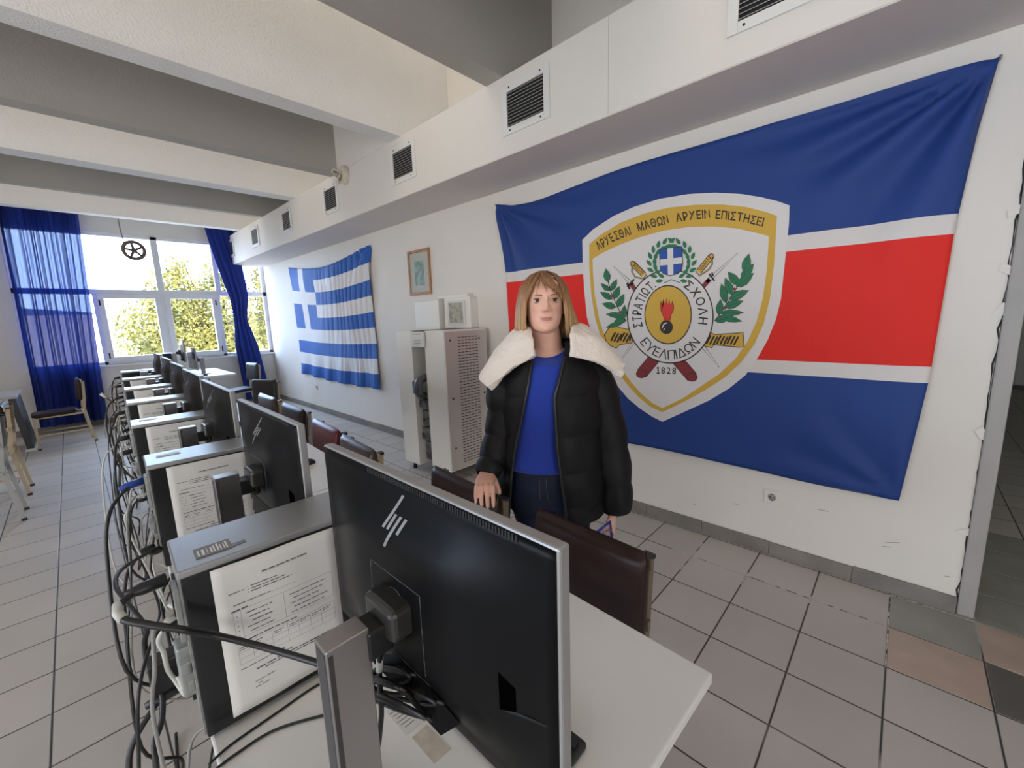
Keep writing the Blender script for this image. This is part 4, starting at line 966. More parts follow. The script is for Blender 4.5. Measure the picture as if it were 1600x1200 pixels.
b = MB(); b.box((-2.05, 7.56, 0), (-2.0, 8.3, TZ-.028)); b.build('leg', m_steel, t)
b = MB(); b.box((-.69, 7.53, .0), (-.665, 7.555, TZ-.028)); b.build('leg', m_steel, t)
# desk by the window with its own computer
t = thing('window_desk', 'grey-white desk by the window at the far end, a computer on it', 'desk', (0, 0, 0))
b = MB(); b.box((.82, 7.45, TZ-.03), (1.69, 8.86, TZ)); b.build('tabletop', m_lam, t, bevel=.004)
b = MB(); b.box((.9, 7.6, .03), (.96, 8.7, TZ-.03)); b.box((1.3, 7.56, TZ-.11), (1.36, 8.75, TZ-.031)); b.build('end_panel', mat('panel_dark_grey', (.08, .08, .085), .5), t)
b = MB(); b.box((.88, 7.5, 0), (1.5, 7.56, .03)); b.box((.88, 8.74, 0), (1.5, 8.8, .03)); b.box((1.28, 7.52, .03), (1.34, 7.55, TZ-.03)); b.box((1.28, 8.75, .03), (1.34, 8.78, TZ-.03)); b.build('leg', m_steel, t)
t = copy_tree(tw0); t.location = (.93, 8.62, TZ+.0005); t.rotation_euler = (0, 0, R_(-88)); t['label'] = 'black computer tower on the desk by the window'; 
if 'group' in t: del t['group']
t = copy_tree(mo0); t.location = (1.06, 8.0, TZ+.0005); t.rotation_euler = (0, 0, R_(-4)); t['label'] = 'monitor on the window desk, seen obliquely from behind'
for ch in t.children:
    if ch.name.split('.')[0] not in ('base', 'stand_column'): ch.location.z += .03
if 'group' in t: del t['group']
t = copy_tree(mo0); t.location = (1.36, 8.0, TZ+.0005); t.rotation_euler = (0, 0, R_(181)); t['label'] = 'dark monitor screen on the window desk, right of the other monitor'
if 'group' in t: del t['group']
for ch in t.children:
    if ch.name.split('.')[0] not in ('base', 'stand_column'): ch.location.z -= .10
    elif ch.name.split('.')[0] == 'stand_column': ch.scale.z = .72
mouse((1.33, 7.62, TZ+.0003), 1.2, 'black mouse on the window desk')
# ================================================================== CURTAINS
def curtain(name, label, fn, nu, nv, m):
    b = MB(); b.grid(fn, nu, nv); return tag(b.build(name, m), label, 'curtain')
def cloth_mat(name, col, trans):
    m = bpy.data.materials.new(name); m.use_nodes = True; n = m.node_tree; p = n.nodes['Principled BSDF']; p.inputs['Base Color'].default_value = (*col, 1); p.inputs['Roughness'].default_value = .8
    o = n.nodes['Material Output']; tl = n.nodes.new('ShaderNodeBsdfTranslucent'); tl.inputs[0].default_value = (col[0]*1.6, col[1]*1.6, min(1, col[2]*1.4), 1)
    tp = n.nodes.new('ShaderNodeBsdfTransparent'); tp.inputs[0].default_value = (.80, .84, 1, 1)
    x = n.nodes.new('ShaderNodeMixShader'); x.inputs[0].default_value = .10; x2 = n.nodes.new('ShaderNodeMixShader'); x2.inputs[0].default_value = trans
    lw = n.nodes.new('ShaderNodeLayerWeight'); pw = n.nodes.new('ShaderNodeMapRange'); pw.inputs[1].default_value = .15; pw.inputs[2].default_value = .75; pw.inputs[3].default_value = trans; pw.inputs[4].default_value = 0; n.links.new(lw.outputs['Facing'], pw.inputs[0])
    if trans: n.links.new(pw.outputs[0], x2.inputs[0])
    n.links.new(p.outputs[0], x.inputs[1]); n.links.new(tl.outputs[0], x.inputs[2]); n.links.new(x.outputs[0], x2.inputs[1]); n.links.new(tp.outputs[0], x2.inputs[2]); n.links.new(x2.outputs[0], o.inputs[0])
    return m
m_cur = cloth_mat('blue_curtain_cloth', (.008, .030, .25), .055); m_cur2 = cloth_mat('blue_curtain_bunched', (.008, .030, .25), .0)
def cl(u, v):
    z = .10+3.12*v; x0 = -.43-.05*(1-v); x1 = .355-.12*(1-v)
    ph = u*62+5.0*noise.noise((u*4, v*.5, 0)); am = .030+.055*max(0, noise.noise((u*6, v*.7, 4)))
    uu = u+.012*math.sin(ph+1.2)
    return (x0+(x1-x0)*uu, WY-.15-am*math.sin(ph)-.012*math.sin(ph*2.3+v*2), z)
curtain('curtain', 'sheer blue curtain hanging at the left end of the window', cl, 190, 40, m_cur)
def cr(u, v):
    z = .08+3.12*v; 
    c_ = interp(z, [.08, .5, 1.1, 1.6, 2.0, 2.5, 2.95, 3.2], [2.37, 2.33, 2.28, 2.235, 2.26, 2.19, 2.12, 2.09])
    hw = interp(z, [.08, .5, 1.1, 1.55, 1.75, 2.2, 2.6, 3.2], [.17, .165, .15, .085, .095, .14, .16, .17])
    a = u*2*PI; ph = 11*a+1.5*noise.noise((math.cos(a)*2, math.sin(a)*2, v*2)); q = 1+.26*math.sin(ph)
    return (c_+hw*math.cos(a)*q, WY-.14+.075*math.sin(a)*q, z)
curtain('curtain', 'blue curtain gathered and twisted at the right end of the window', cr, 160, 46, m_cur2)
# ================================================================== OUTSIDE
m_ground = mat('outside_ground', (.62, .58, .50), .9, var=.3, vscale=.4)
b = MB(); b.box((-40, WY+.3, -3.4), (60, 120, -3.0)); struct(b.build('outside_ground', m_ground))
m_hill = mat('far_hill', (.10, .13, .16), .9, var=.2, vscale=.05)
b = MB()
b.grid(lambda u, v: (-60+150*u, 105-8*v, -3.2+(8.6+2.2*noise.noise((u*5, 2, 0))-4*u)*v), 60, 6); o = b.build('far_hill', m_hill, solid=2.0); struct(o)
b = MB(); b.box((-34, 58, -3.2), (13, 66, 2.6)); b.prism([(-34.2, 57.8), (13.2, 57.8), (13.2, 66.2), (-34.2, 66.2)], 2.6, 2.9)
tag(b.build('far_building', mat('far_building_wall', (.82, .80, .77), .9)), 'pale low building far outside behind the left window sash', 'building')
def leafmat(name, col):
    m = bpy.data.materials.new(name); m.use_nodes = True; n = m.node_tree; p = n.nodes['Principled BSDF']; p.inputs['Roughness'].default_value = .6
    t = n.nodes.new('ShaderNodeTexCoord'); z = n.nodes.new('ShaderNodeTexNoise'); z.inputs['Scale'].default_value = 2.3; n.links.new(t.outputs['Object'], z.inputs[0])
    r = n.nodes.new('ShaderNodeValToRGB'); r.color_ramp.elements[0].position = .35; r.color_ramp.elements[1].position = .65
    r.color_ramp.elements[0].color = (col[0]*.6, col[1]*.65, col[2]*.6, 1); r.color_ramp.elements[1].color = (col[0]*1.3, col[1]*1.2, col[2], 1)
    n.links.new(z.outputs['Fac'], r.inputs[0]); n.links.new(r.outputs[0], p.inputs['Base Color']); return m
m_leaf = leafmat('leaf_olive', (.30, .30, .095)); m_bark = mat('bark', (.09, .07, .05), .9, var=.3, vscale=10)
def tree(label, x, y, blobs, nl, seed, trunk_top):
    t = thing('tree', label, 'tree', (x, y, -3.0)); r = random.Random(seed)
    b = MB(); b.tube(catmull([(0, 0, 0), (.1, .05, 1.5), (-.05, 0, 3), (.1, .1, trunk_top)]), .16, 8)
    for k in range(26):
        c_ = r.choice(blobs); a = Vector((r.uniform(-.2, .2), r.uniform(-.2, .2), r.uniform(2.0, trunk_top-.3))); e = Vector(c_[:3])-Vector((x, y, -3.0))+Vector((r.gauss(0, .4)*c_[3], r.gauss(0, .3)*c_[3], r.gauss(0, .5)*c_[3]))
        b.tube(catmull([a, a.lerp(e, .5)+Vector((0, 0, .25)), e], 4), [.05-.005*i for i in range(9)], 5)
    b.build('trunk', m_bark, t)
    b = MB()
    for k in range(nl):
        c_ = r.choices(blobs, weights=[q[3]**2 for q in blobs])[0]
        d = Vector((r.gauss(0, 1), r.gauss(0, 1), r.gauss(0, 1))).normalized()*c_[3]*(r.random()**.45)
        p = Vector(c_[:3])-Vector((x, y, -3.0))+Vector((d.x, d.y*.7, d.z*c_[4])); L_ = r.uniform(.07, .17)
        a = Vector((r.gauss(0, 1), r.gauss(0, 1), r.gauss(0, .8)+.5)).normalized(); w = a.orthogonal().normalized()*L_*.22
        b.add([p, p+a*L_*.5+w, p+a*L_, p+a*L_*.5-w], [(0, 1, 2, 3)])
    b.build('foliage', m_leaf, t)
tree('olive-green tree filling the middle of the window', 3.2, 15.6, [(1.75, 15, 1.2, 1.0, 1.15), (2.3, 15.4, 2.2, .85, 1.1), (2.35, 15.2, .4, 1.1, 1), (3.2, 15.5, 1.6, 1.1, 1.2), (3.3, 15.4, .3, 1.2, 1), (2.35, 15.2, 3.0, .38, 1.5), (3.45, 15.6, 2.9, .6, 1.3), (2.6, 15.4, -.6, 1.4, .8)], 30000, 3, 4.4)
tree('greyer olive tree outside the right end of the window', 6.3, 19.5, [(5.8, 19, 1.3, 1.1, 1.1), (5.6, 19, 2.5, .8, 1.2), (6.3, 19.2, 1.5, 1.0, 1), (5.9, 19, .2, 1.2, 1), (5.6, 19, 3.4, .45, 1.3), (6.2, 19.4, 2.6, .6, 1)], 16000, 4, 4.2)
# ================================================================== PERSON
PR = thing('person', 'woman standing in an open black puffer jacket with a wide white fleece collar, hand on a chair', 'person', (1.262, .955, 0), math.radians(-46.5))
PR['label'] = 'person in open black puffer jacket with wide white collar, hand on a chair'
hx, hy, hz = -.046, .0, 1.545        # midpoint between the eyes (x, depth axis, height)
def lerp_t(h, tab): return interp(h, [t[0] for t in tab], [t[1] for t in tab])
TWd = [(-.116, .015), (-.110, .035), (-.10, .046), (-.085, .0555), (-.065, .062), (-.045, .0645), (-.02, .0685), (.01, .0705), (.04, .070), (.065, .063), (.085, .048), (.097, .030), (.103, .012)]
TFr = [(-.116, .060), (-.110, .073), (-.10, .080), (-.085, .0835), (-.065, .0845), (-.045, .0845), (-.02, .0855), (.01, .0885), (.04, .0875), (.065, .076), (.085, .055), (.097, .032), (.103, .012)]
TBk = [(-.116, -.015), (-.110, -.005), (-.10, .010), (-.085, .032), (-.065, .055), (-.045, .070), (-.02, .082), (.01, .092), (.04, .093), (.065, .083), (.085, .060), (.097, .035), (.103, .012)]
def gs(x, h, cx, ch, s1, s2): return math.exp(-((x-cx)/s1)**2-((h-ch)/s2)**2)
def face_bump(x, h):
    ax = abs(x); d = 0
    d += .0075*gs(x, h, 0, -.006, .0085, .020) + .0115*gs(x, h, 0, -.0265, .0095, .013) + .0085*gs(x, h, 0, -.0325, .0125, .0075)
    d += .0068*gs(ax, h, .0125, -.034, .0062, .0062)
    d += -.0115*gs(ax, h, .0315, .000, .0165, .0115) - .004*gs(ax, h, .012, .004, .007, .012)
    d += .0035*gs(ax, h, .028, .021, .020, .007) + .003*gs(ax, h, .040, -.034, .018, .018)
    d += .0034*gs(x, h, 0, -.0595, .0185, .0040) + .0042*gs(x, h, 0, -.0690, .0165, .0046) - .0042*gs(x, h, 0, -.0645+5.5*x*x, .0225, .0017) - .0026*gs(ax, h, .0265, -.0625, .005, .005)
    d += -.0022*gs(x, h, 0, -.0485, .004, .006) - .0030*gs(x, h, 0, -.081, .018, .006) + .005*gs(x, h, 0, -.103, .017, .010)
    d += -.0016*gs(ax, h, .030, -.047, .006, .014)
    return d
def head_pt(phi, h):
    w, f, bk = lerp_t(h, TWd), lerp_t(h, TFr), lerp_t(h, TBk)
    s, c = math.sin(phi), math.cos(phi)
    x = w*math.copysign(abs(s)**.92, s); y = -(f if c > 0 else bk)*math.copysign(abs(c)**.92, c)
    if c > 0: y -= face_bump(x, h)*min(1, c*2.2)
    return Vector((hx+x, hy+y, hz+h))
B = MB()
hs = [-.116+.219*i/150 for i in range(151)]
B.loft([[head_pt(2*PI*j/150-PI, h) for j in range(150)] for h in hs])
for s in (-1, 1):  # ears
    B.ball((hx+s*.0705, .012, hz-.02), .03, 16, 12, sc=(.28, .6, 1.0))
B.tube([(hx+.010, .045, 1.33), (hx+.007, .036, 1.40), (hx, .022, 1.455), (hx, .012, 1.50)], [.070, .0585, .0555, .054], 24)
def ell(cx, cy, z, rx, ry, n=32, p=1.0): return [Vector((cx+rx*math.copysign(abs(math.cos(2*PI*k/n))**p, math.cos(2*PI*k/n)), cy+ry*math.copysign(abs(math.sin(2*PI*k/n))**p, math.sin(2*PI*k/n)), z)) for k in range(n)]
B.loft([ell(-.035, .03, .80, .15, .10), ell(-.035, .03, .90, .145, .095), ell(-.035, .03, 1.02, .125, .085), ell(-.035, .025, 1.15, .135, .095), ell(-.035, .025, 1.24, .145, .095), ell(-.038, .03, 1.30, .138, .075), ell(-.042, .037, 1.345, .098, .060), ell(-.042, .04, 1.37, .066, .055)])
for s, pts, rr in ((-1, [(-.155, .03, 1.295), (-.205, .03, 1.23), (-.225, .02, 1.08), (-.255, -.01, .985), (-.278, -.05, .925), (-.285, -.075, .908)], [.06, .052, .045, .038, .028, .024]), (1, [(.085, .035, 1.30), (.145, .035, 1.24), (.195, .03, 1.06), (.212, .01, .95), (.212, -.01, .80), (.209, -.02, .715)], [.06, .052, .045, .04, .03, .024])):
    B.tube(catmull(pts, 5), [float(np.interp(i/ (5*5), [k/5 for k in range(6)], rr)) for i in range(26)], 16)
for pts in ([(-.105, .03, .86), (-.085, .025, .62), (-.075, .02, .46), (-.085, .035, .28), (-.09, .04, .09)], [(.055, .03, .86), (.05, .025, .62), (.05, .02, .46), (.06, .04, .28), (.075, .045, .09)]):
    B.tube(catmull(pts, 5), [float(np.interp(i/20, [0, .25, .5, .75, 1], [.088, .072, .052, .05, .036])) for i in range(21)], 16)
    e = Vector(pts[-1]); B.tube([e+Vector((0, .03, -.02)), e+Vector((0, -.03, -.045)), e+Vector((0, -.12, -.065))], [.036, .036, .026], 12)
def hand(wrist, L, Wd, curls, thumb, sc=1.0, spread=.10):
    """palm, four fingers and thumb; L towards the fingers, Wd towards the thumb, N = back of the hand"""
    L = Vector(L).normalized(); Wd = (Vector(Wd)-L*Vector(Wd).dot(L)).normalized(); N = Wd.cross(L) if thumb[4] > 0 else L.cross(Wd); O = Vector(wrist); tips = []
    P = lambda l, w, n: O+(L*l+Wd*w+N*n)*sc
    rings = []
    for l, hw, th, off in ((-.03, .022, .018, 0), (.0, .0245, .0175, 0), (.025, .033, .0165, .002), (.05, .037, .0150, .001), (.072, .0375, .0125, 0), (.084, .034, .0095, 0)):
        rings.append([P(l, off+hw*math.copysign(abs(math.cos(a))**.75, math.cos(a)), th*math.copysign(abs(math.sin(a))**.8, math.sin(a))) for a in [2*PI*k/20 for k in range(20)]])
    B.loft(rings)
    for i, (w0, ln, r) in enumerate(((.0275, .069, .0085), (.0093, .076, .0088), (-.0092, .071, .0083), (-.0268, .056, .0074))):
        p = P(.070, w0*.97, .001); d = (L+Wd*spread*(w0/.027)).normalized(); pts = [p]; rad = [r*1.1]; nn = N.copy(); seg = (.018+.012, ln*.44, ln*.30, ln*.24)
        for k, sl_ in enumerate(seg):
            if k:
                a = curls[i][k-1]; ax = d.cross(nn).normalized(); Rm = Matrix.Rotation(-a, 3, ax); d = (Rm @ d).normalized(); nn = (Rm @ nn).normalized()
            for q in (.5, 1): pts.append(pts[-1]+d*sl_*sc*.5); rad.append(r*(1.06-.07*k-.03*q))
        B.tube(pts+[pts[-1]+d*.004], [x*sc for x in rad]+[rad[-1]*.5], 10); tips.append((pts[-1].copy(), d.copy(), nn.copy(), rad[-1]))
    l0, w0, dl, dw, sg, dn = thumb
    p = P(l0, w0, -.004); d = (L*dl+Wd*dw+N*dn).normalized(); pts = [p, p+d*.022, p+d*.040, p+(d*.040+(d*.9+L*.35).normalized()*.016), p+(d*.040+(d*.9+L*.35).normalized()*.030)]
    B.tube(pts, [.0145, .0125, .0105, .0098, .0070], 12)
    return tips
tR = hand((-.285, -.075, .908), (-.02, -.98, -.12), (1, 0, 0), [(.95, .35, .15), (1.05, .30, .15), (1.05, .30, .15), (.95, .40, .2)], (.03, .026, .75, .45, -1, -.55))
tL = hand((.209, -.02, .708), (-.04, -.06, -1), (-.25, -1, 0), [(.35, .7, .5), (.45, .8, .5), (.5, .85, .5), (.55, .9, .5)], (.022, .022, .8, .45, 1, -.5))
def remesh_body():
    o = B.build('tmp_body', mat('skin_tmp', (.6, .4, .3)))
    md = o.modifiers.new('r', 'REMESH'); md.mode = 'VOXEL'; md.voxel_size = .0036; md.use_smooth_shade = True
    sm = o.modifiers.new('s', 'SMOOTH'); sm.factor = .35; sm.iterations = 2
    me = bpy.data.meshes.new_from_object(o.evaluated_get(bpy.context.evaluated_depsgraph_get())); bpy.data.objects.remove(o); return me
me = remesh_body(); me.name = 'body'
# skin with true lip, cheek, knuckle colours; nostril and mouth-line shade put into the tint
skin = mat('skin', (.56, .335, .245), .48, bump=.04, bscale=350)
n_ = skin.node_tree; at_ = n_.nodes.new('ShaderNodeAttribute'); at_.attribute_name = 'tint'
pb = n_.nodes['Principled BSDF']; n_.links.new(at_.outputs['Color'], pb.inputs['Base Color'])
pb.inputs['Subsurface Weight'].default_value = .12; pb.inputs['Subsurface Radius'].default_value = (.9, .35, .2); pb.inputs['Subsurface Scale'].default_value = .008
ca = me.color_attributes.new('tint', 'FLOAT_COLOR', 'POINT')
co = np.empty(len(me.vertices)*3); me.vertices.foreach_get('co', co); co = co.reshape(-1, 3)
base = np.tile(np.array([.83, .475, .35]), (len(co), 1)); x = co[:, 0]-hx; h = co[:, 2]-hz; front = (co[:, 1] < hy-.04)
def mixc(w, c): 
    global base
    base = base*(1-w[:, None])+np.array(c)[None]*w[:, None]
G = lambda cx, ch, s1, s2: np.exp(-((np.abs(x)-cx)/s1)**2-((h-ch)/s2)**2)*front
mixc(.45*G(.040, -.035, .017, .016), (.60, .27, .21)); mixc(.3*G(0, -.032, .012, .01), (.60, .29, .22))
lipw = np.clip(1.25-(x/.0245)**2*1.25, 0, 1)*front
hm = -.0645+5.5*x*x; up = np.clip(1-np.abs(h-hm-.0034)/.0042, 0, 1); lo = np.clip(1-np.abs(h-hm+.0042)/.0054, 0, 1)
mixc(np.clip(1.5*lipw*np.maximum(up, lo), 0, .75), (.44, .135, .12)); mixc(.8*np.exp(-((h-hm)/.0011)**2)*np.clip(1.3-(x/.026)**2*1.3, 0, 1)*front, (.16, .05, .045))
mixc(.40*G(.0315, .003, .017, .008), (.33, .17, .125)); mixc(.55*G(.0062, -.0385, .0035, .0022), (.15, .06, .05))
hand_m = np.exp(-((co[:, 0]+.275)/.06)**2-((co[:, 1]+.15)/.08)**2-((co[:, 2]-.87)/.09)**2); mixc(.5*hand_m, (.58, .28, .21))
ca.data.foreach_set('color', np.concatenate([base, np.ones((len(base), 1))], 1).astype(np.float32).ravel())
me.materials.clear(); me.materials.append(skin)
body = bpy.data.objects.new('body', me); COL.objects.link(body); body.parent = PR
# eyes, lids, brows
m_eye = mat('eye_white', (.62, .58, .55), .15); m_iris = mat('iris_brown', (.035, .018, .010), .12); m_lash = mat('lash_dark', (.018, .011, .009), .6); m_brow = mat('brow_brown', (.10, .05, .030), .8)
m_lid = mat('eyelid_skin', (.50, .255, .18), .5)
for s in (-1, 1):
    c = Vector((hx+s*.0315, hy-.0655, hz)); q = MB(); q.ball(c, .0118, 20, 14); e = q.build('eye', m_eye, PR)
    q = MB(); q.loft([[c+Vector((r*math.cos(a), -math.sqrt(.0120**2-r*r), r*math.sin(a)+.0006)) for a in [2*PI*k/20 for k in range(20)]] for r in (.0064, .005, .0025, .0004)]); q.build('iris', m_iris, e)
    q = MB()
    def lid(u, v, c=c): a = -1.25+2.5*u; b_ = .44+1.1*v; r = .0130; return c+Vector((r*math.sin(a)*math.cos(b_)*1.12, -r*math.cos(a)*math.cos(b_), r*math.sin(b_)))
    q.grid(lid, 16, 6)
    def lid2(u, v, c=c): a = -1.25+2.5*u; b_ = -.46-.9*v; r = .0127; return c+Vector((r*math.sin(a)*math.cos(b_)*1.12, -r*math.cos(a)*math.cos(b_), r*math.sin(b_)))
    q.grid(lid2, 16, 5); q.build('eyelid', m_lid, e, solid=.0008)
    q = MB(); q.tube([lid(u/12, 0)+Vector((0, -.0008, -.0002)) for u in range(13)], [.0007+.0012*math.sin(PI*min(1, u/12*1.0)) for u in range(13)], 6); q.build('eyelash', m_lash, e)
    q = MB(); P = []
    for k in range(9):
        t = k/8; xx = s*(.0135+.034*t); hh = .0172+.0028*math.sin(PI*min(1, t*.9))-.0022*t*t
        w = lerp_t(hh, TWd); f = lerp_t(hh, TFr); y = -f*max(.05, 1-(xx/w)**2)**.46-face_bump(xx, hh); P.append((hx+xx, hy+y+.0012, hz+hh))
    q.tube(P, [.0020, .0027, .0029, .0029, .0027, .0024, .002, .0015, .0008], 8, flat=.8); q.build('eyebrow', m_brow, PR)
# nails and ring on the resting hand
m_nail = mat('nail_pink', (.62, .36, .31), .22)
q = MB()
for p, d, nn, r in tR: q.ball(p+d*.000+nn*r*.62, .0052, 10, 6, sc=(.95, .8, 1.25))
q.build('fingernails', m_nail, body)
q = MB(); c = Vector((-.3005, -.1555, .885)); q.ring(c, .0090, .0011, 'z', 20, 6); q.build('ring', mat('ring_metal', (.75, .70, .6), .2, metal=1), PR)
# ---- hair ------------------------------------------------------------
m_hair = bpy.data.materials.new('hair'); m_hair.use_nodes = True; n = m_hair.node_tree; pb = n.nodes['Principled BSDF']; pb.inputs['Roughness'].default_value = .42
t = n.nodes.new('ShaderNodeTexCoord'); s_ = n.nodes.new('ShaderNodeSeparateXYZ'); n.links.new(t.outputs['Object'], s_.inputs[0])
mp = n.nodes.new('ShaderNodeMapRange'); mp.inputs[1].default_value = 1.66; mp.inputs[2].default_value = 1.42; n.links.new(s_.outputs['Z'], mp.inputs[0])
rp_ = n.nodes.new('ShaderNodeValToRGB'); e = rp_.color_ramp.elements; e[0].position = 0; e[0].color = (.20, .086, .036, 1); e[1].position = 1; e[1].color = (.60, .385, .18, 1); k = e.new(.42); k.color = (.37, .185, .075, 1)
n.links.new(mp.outputs[0], rp_.inputs[0])
mpg = n.nodes.new('ShaderNodeMapping'); mpg.inputs['Scale'].default_value = (150, 150, 8); n.links.new(t.outputs['Object'], mpg.inputs[0])
nz2 = n.nodes.new('ShaderNodeTexNoise'); nz2.inputs['Scale'].default_value = 1; n.links.new(mpg.outputs[0], nz2.inputs[0])
mr2 = n.nodes.new('ShaderNodeMapRange'); mr2.inputs[1].default_value = .3; mr2.inputs[2].default_value = .7; mr2.inputs[3].default_value = .62; mr2.inputs[4].default_value = 1.3; n.links.new(nz2.outputs['Fac'], mr2.inputs[0])
vm = n.nodes.new('ShaderNodeVectorMath'); vm.operation = 'SCALE'; n.links.new(rp_.outputs[0], vm.inputs[0]); n.links.new(mr2.outputs[0], vm.inputs['Scale']); n.links.new(vm.outputs[0], pb.inputs['Base Color'])
HWt = [(-.125, .108), (-.05, .103), (0, .097), (.05, .084), (.075, .069), (.095, .047), (.106, .024), (.1105, .006)]
HBt = [(-.125, .100), (-.05, .116), (0, .118), (.05, .104), (.075, .082), (.095, .054), (.106, .026), (.1105, .006)]
HFt = [(-.125, .084), (-.05, .086), (0, .091), (.03, .0965), (.05, .0945), (.075, .076), (.095, .050), (.106, .025), (.1105, .006)]
def hair_pt(phi, h, off=0):
    s, c = math.sin(phi), math.cos(phi); w = lerp_t(h, HWt)
    if s > 0: w += .030*smooth(.02, -.12, h)*smooth(.35, -.3, c)
    f = lerp_t(h, HFt); bk = lerp_t(h, HBt)
    return Vector((hx-.002+(w+off)*s, hy-(f+off)*c if c > 0 else hy-(bk+off)*c, hz+h))
H = MB()
PA = math.radians(48)
def cap(u, v):   # sides and back, from the crown to the ends
    phi = PA+(2*PI-2*PA)*u; h = .1095-.2295*v+(.004*math.sin(u*70) if v > .95 else 0); return hair_pt(phi, h, -.006)
H.grid(cap, 90, 40)
def capf(u, v):  # over the front of the crown
    phi = -PA+2*PA*u; h = .1095-(.022+.05*(abs(u-.38))**1.3)*v; return hair_pt(phi, h, -.007)
H.grid(capf, 30, 8)
rnd = random.Random(4)
def lock(phi0, phi1, h1, r0, off, h0=.108, curl=0.0):
    P = []; n = 12
    for k in range(n+1):
        t = k/n; h = h0+(h1-h0)*(t**1.15); ph = phi0+(phi1-phi0)*smooth(0, 1, t)
        o = off*(.4+.6*t)+curl*smooth(.75, 1, t)
        P.append(hair_pt(ph, h, o))
    H.tube(P, [r0*(.5+.5*min(1, 3*k/n))*(1-.75*smooth(.8, 1, k/n)) for k in range(n+1)], 5, flat=.55)
for k in range(420):
    ph = PA-.03+(2*PI-2*PA+.06)*rnd.random(); lock(ph+rnd.gauss(0, .08), ph, -.118+rnd.gauss(0, .009)-.006*(math.cos(ph) < 0), rnd.uniform(.0035, .0065), rnd.uniform(-.004, .004), curl=rnd.uniform(-.012, .004))
for k in range(120):   # fringe swept to the image right, denser towards the temple
    t = rnd.random()**.5; ph1 = .06+t*.86; h1 = .046-.072*t**1.5+rnd.gauss(0, .005); lock(-.30+.28*t+rnd.gauss(0, .05), ph1, h1, rnd.uniform(.0022, .0044), rnd.uniform(-.003, .003))
for k in range(60):   # fringe to the image left
    t = rnd.random()**.35; ph1 = -.42-t*.48; h1 = .040-.085*t**2+rnd.gauss(0, .006); lock(-.32-.20*t+rnd.gauss(0, .05), ph1, h1, rnd.uniform(.0018, .0036), rnd.uniform(-.003, .002))
for k in range(12):
    ph1 = rnd.uniform(-.50, .10); lock(-.25, ph1, .030+rnd.gauss(0, .010), .0011, 0)
H.build('hair', m_hair, PR)
# ---- clothes -----------------------------------------------------------
m_sw = mat('sweater_blue', (.008, .040, .38), .8, bump=.12, bscale=260, sheen=.3)
m_den = mat('denim_navy', (.006, .013, .042), .75, bump=.15, bscale=320, var=.25, vscale=14); m_st = mat('denim_stitch', (.12, .10, .08), .7)
m_puf = mat('puffer_black', (.0075, .0068, .0075), .6, spec=.3, bump=.25, bscale=26)
m_fleece = mat('fleece_white', (.87, .77, .68), .95, bump=.35, bscale=220, sheen=.4)
b = MB(); rows = []
swt = [(.895, .157, .112, .030), (.91, .160, .116, .030), (.96, .150, .112, .028), (1.03, .146, .112, .025), (1.12, .146, .117, .022), (1.20, .150, .120, .022), (1.26, .158, .115, .025), (1.30, .165, .106, .028), (1.325, .150, .096, .032), (1.347, .122, .084, .035), (1.366, .098, .076, .037), (1.378, .086, .072, .038)]
for z, rx, ry, cy in swt:
    ring = []
    for k in range(64):
        a = 2*PI*k/64; X = -.045+rx*math.cos(a); Y = cy+ry*math.sin(a); zz = z
        if z > 1.31 and Y < cy: zz -= (z-1.31)/.068*.046*(-math.sin(a))**1.3
        if 1.1 < z < 1.27 and Y < 0: Y -= .008*(gs(X, z, -.10, 1.19, .05, .06)+gs(X, z, .015, 1.19, .05, .06))
        ring.append(Vector((X, Y, zz)))
    rows.append(ring)
b.loft(rows, cap=False); sw_ = b.build('sweater', m_sw, PR, solid=.006, sub=1)
b = MB(); b.tube(rows[-1]+[rows[-1][0]], .0055, 8, cap=False); b.build('neckline_rib', m_sw, sw_)
b = MB(); rows = [ell(-.037, .03, z, rx, ry, 40) for z, rx, ry in ((.93, .150, .102), (.88, .160, .112), (.82, .168, .118), (.765, .170, .118), (.72, .166, .11))]; b.loft(rows)
for pts in ([(-.118, .03, .80), (-.098, .025, .66), (-.082, .02, .47), (-.088, .035, .28), (-.09, .042, .075)], [(.048, .03, .80), (.052, .025, .66), (.05, .02, .47), (.06, .04, .28), (.075, .047, .075)]):
    b.tube(catmull(pts, 6), [float(np.interp(i/24, [0, .2, .45, .7, 1], [.094, .083, .060, .058, .050])) for i in range(25)], 24)
o = b.build('tmp_jeans', m_den); md = o.modifiers.new('r', 'REMESH'); md.mode = 'VOXEL'; md.voxel_size = .008; md.use_smooth_shade = True; sm = o.modifiers.new('s', 'SMOOTH'); sm.factor = .5; sm.iterations = 4
mj = bpy.data.meshes.new_from_object(o.evaluated_get(bpy.context.evaluated_depsgraph_get())); bpy.data.objects.remove(o); mj.name = 'jeans'; mj.materials.clear(); mj.materials.append(m_den)
jo = bpy.data.objects.new('jeans', mj); COL.objects.link(jo); jo.parent = PR
b = MB()
for pts in ([(-.060, -.088, .885), (-.058, -.090, .84), (-.052, -.091, .795), (-.04, -.090, .785)], [(-.085, -.085, .885), (-.083, -.088, .80)]): b.tube(catmull([(x_, y_, z_) for x_, y_, z_ in pts], 4), .0011, 5)
b.build('fly_stitching', m_st, jo)
